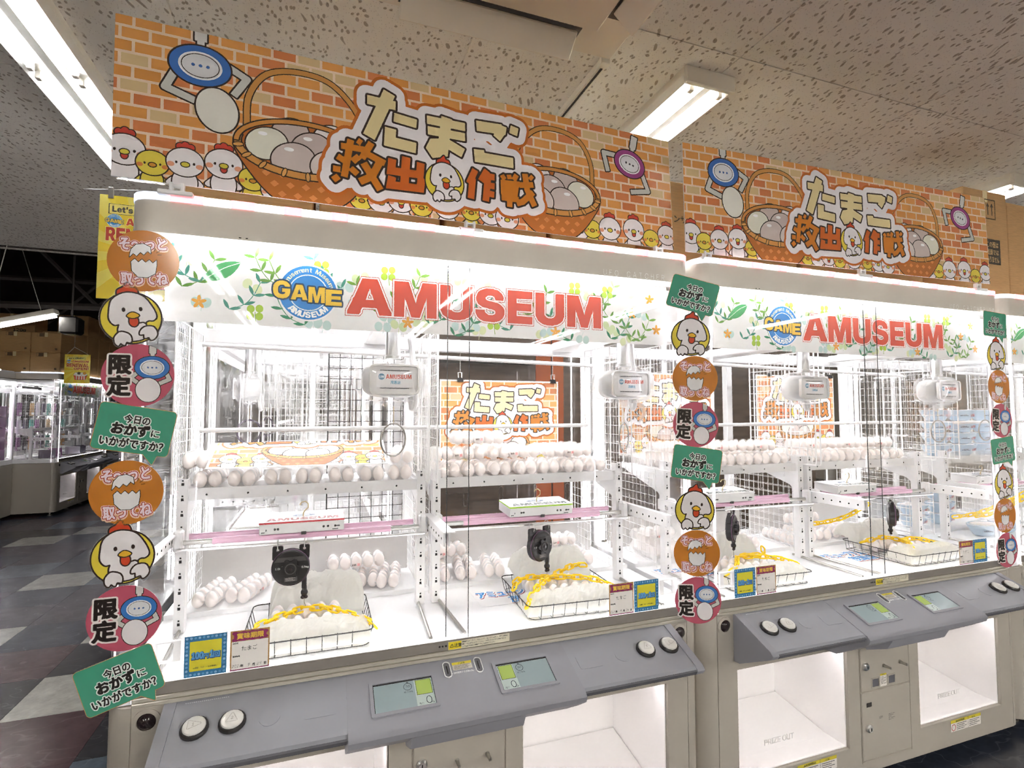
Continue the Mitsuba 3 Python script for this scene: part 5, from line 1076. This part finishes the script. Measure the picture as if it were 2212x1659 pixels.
txt(a, 'つ', 34, 330, 40, '3f3223', cjk=True, group='box_print', fat=.5); txt(a, '3箱', 30, 250, 36, '3f3223', cjk=True, group='box_print', fat=.5)
put(carton_kit(.40, .45, .69, a), 'cardboard_box', 'tall cardboard box with arrows and a dark label right of the second banner', 'box', tr(4.02, .22, 2.251))
put(carton_kit(.42, .45, .66), 'cardboard_box', 'tall plain cardboard box at the right edge of the picture', 'box', tr(4.46, .24, 2.251))
pa = plain_art(380)
bxk = carton_kit(.385, .5, .315, pa)
for i in range(3):
    for j in range(2): put(bxk, 'cardboard_box', f'labelled cardboard box on the distant machines, {("lower", "upper")[j]} row, {ORD[i]} from the right', 'box', tr(-3.78 - i * .39, 8.62, 2.252 + j * .316), 'cardboard boxes on the distant machines')
b2 = carton_kit(.45, .5, .36); n = 0
for i in range(6):
    for j in range(2 if i < 1 else 3):
        put(b2, 'cardboard_box', f'cardboard box atop the distant machines, {ORD[i]} stack back, {("bottom", "middle", "top")[j]} of it', 'box', tr(-3.86, 9.16 + i * .52, 2.252 + j * .362), 'cardboard boxes on the distant machines')
a = Art(); txt(a, 'カットポテト', 20, 160, 60, '17120e', cjk=True, fat=3, group='box_print'); txt(a, '120g', 330, 70, 50, '17120e', 800, group='box_print')
put(carton_kit(.62, .44, .36, a), 'cardboard_box', 'dark cardboard box with black print standing highest on the distant machines', 'box', tr(-4.6, 9.2, 2.885))

# hanging posters
def renewal_art(W_, H_):
    a = Art(); a.add(sbox(0, 0, W_, H_), 'e9c81f', 'sheet')
    for q in range(12):
        t = q * math.pi / 6; a.add(Polygon([(W_ / 2, H_ * .45), (W_ / 2 + 2 * W_ * math.cos(t), H_ * .45 + 2 * W_ * math.sin(t)), (W_ / 2 + 2 * W_ * math.cos(t + .26), H_ * .45 + 2 * W_ * math.sin(t + .26))]).intersection(sbox(0, 0, W_, H_)), 'f0dc5a', 'sheet')
    a.add(sbox(W_ * .1, H_ * .82, W_ * .8, H_ * .92), '2b2412', 'sheet'); a.add(sbox(W_ * .11, H_ * .824, W_ * .79, H_ * .916), 'f3e06a', 'sheet')
    for s, x0, x1, y0, y1, c in (("Let's ENJOY!", .14, .76, .84, .90, '1c1710'), ('AMUSEUM', .30, .94, .72, .79, 'c03a24'), ('RENEWAL', .08, .94, .56, .69, 'b0301c'), ('OPEN!', .36, .94, .46, .55, 'b0301c')):
        g = fitted(s, W_ * x0, W_ * x1, H_ * y0, H_ * y1, 900); a.add(g.buffer(W_ * .008), 'f5e58a', 'lettering') if c != '1c1710' else None; a.add(g, c, 'lettering')
    logo_art(a, W_ * .17, H_ * .755, W_ * .085)
    a.inked(Polygon([(W_ * .42, H_ * .12), (W_ * .82, H_ * .12), (W_ * .9, H_ * .3), (W_ * .36, H_ * .3)]), 'cf4a2c', W_ * .006, 'picture'); a.inked(ell(W_ * .63, H_ * .3, W_ * .27, H_ * .05), 'f4efe2', W_ * .006, 'picture')
    for q in range(4): a.add(sbox(W_ * (.46 + q * .1), H_ * .125, W_ * (.5 + q * .1), H_ * .26), 'f4efe2', 'picture')
    for q, c in enumerate(('f4efe2', '2b2412', 'f4efe2', 'e7a63a')): a.inked(ell(W_ * (.46 + q * .11), H_ * (.33 + .015 * (q % 2)), W_ * .06, W_ * .06), c, W_ * .005, 'picture')
    return a
k = board_kit(renewal_art(330, 455), .33, .455, .0012, 'print_satin')
k.add('hanger', rod((-.06, .468, -.002), (.38, .515, -.002), .0025, 6), 'chrome'); k.add('cord', rod((.36, .51, -.002), (.36, 1.184, -.002), .0012, 5), 'rope_white'); k.add('clip', bx(.03, .05, .44, .49, -.006, .004, .002), 'chrome'); k.add('clip', bx(.28, .30, .44, .515, -.006, .004, .002), 'chrome')
put(k, 'hanging_poster', 'yellow and red poster hanging behind the top left corner of the nearest machine', 'poster', tr(-.378, .975, 2.116) @ FRONT)
k = board_kit(renewal_art(330, 445), .33, .445, .0015, 'print_satin')
for x in (.03, .30): k.add('string', rod((x, .445, 0), (.12, .56, 0), .003, 5), 'rope_white')
k.add('string', rod((.12, .56, 0), (.12, .95, 0), .003, 5), 'rope_white')
put(k, 'hanging_poster', 'small looking yellow poster hanging over the distant machines at the left', 'poster', tr(-3.2, 8.25, 2.07) @ FRONT)
one('hanging_cord', tube([(-.012 * i ** 1.1, .002 * i, 3.29 - .07 * i + .01 * math.sin(i * 1.3)) for i in range(14)], .004, 6), 'rope_white', 'pale cord hanging from the ceiling edge at the left edge of the picture', 'cord', True, tr(-2.45, 4.88, 0))

# prizes of the distant machine at the left
cols = ['box_purple', 'box_teal', 'box_dark', 'box_pale', 'cardboard', 'dark_grey']
i = 0
for r in range(3):
    for q in range(9):
        k = Kit(); k.add('pack', bx(-.05, .05, -.012, .012, 0, .21, .004), cols[(q * 5 + r * 3) % 6]); k.add('label_strip', bx(-.045, .045, -.0135, -.012, .02, .06), 'white_paint'); k.add('header', bx(-.03, .03, -.004, .004, .21, .24, .002), 'white_paint')
        put(k, 'prize_pack', f'hanging prize pack in the distant left machine, {("lower", "middle", "upper")[r]} row, {ORD[q]} from left', 'prize', tr(-3.37 - .55, 8.57 + .14 + q * .19, 1.02 + r * .27) @ rz(90), 'hanging prize packs')
k = Kit(); k.add('box', bx(0, .30, 0, .22, 0, .16, .004), 'box_purple'); k.add('front_print', bx(.03, .20, -.0012, 0, .03, .13), 'box_pale'); k.add('seal', bx(.22, .27, -.0012, 0, .05, .11), 'box_red')
for j in range(5):
    for q in range(2): put(k, 'prize_box', f'purple prize box at the left edge, {ORD[j]} from the bottom, {("front", "back")[q]} stack', 'prize', tr(-5.84 + 1.60, 7.62 + .25 + q * .3, .905 + j * .162), 'stacked purple prize boxes')
for j, (x, y, s) in enumerate(((8.9, .25, 'box_dark'), (9.3, .3, 'box_purple'), (9.75, .22, 'box_pale'), (10.1, .26, 'box_dark'))):
    one('prize_box', bx(-.09, .09, -.06, .06, 0, .13, .004), s, f'prize box on the deck of the distant left machine, {ORD[j]} from its near end', 'prize', M=tr(-3.37 - y, x, .886) @ rz(20 * j))

# dark grid standing at the back of the nearest machine's left cell
k = Kit(); k.add('frame', cat_([rod((x, 0, .97), (x, 0, 1.91), .003, 5) for x in (.57, .98)] + [rod((.57, 0, z), (.98, 0, z), .003, 5) for z in (.97, 1.91)]), 'black_wire')
k.add('mesh', cat_([rod((x, 0, .97), (x, 0, 1.91), .0014, 4) for x in np.arange(.621, .97, .0512)] + [rod((.57, 0, z), (.98, 0, z), .0014, 4) for z in np.arange(1.02, 1.9, .0512)]), 'black_wire')
put(k, 'wire_grid', 'black wire grid at the back of the near machine\'s left cell', 'grid', tr(0, .935, 0))
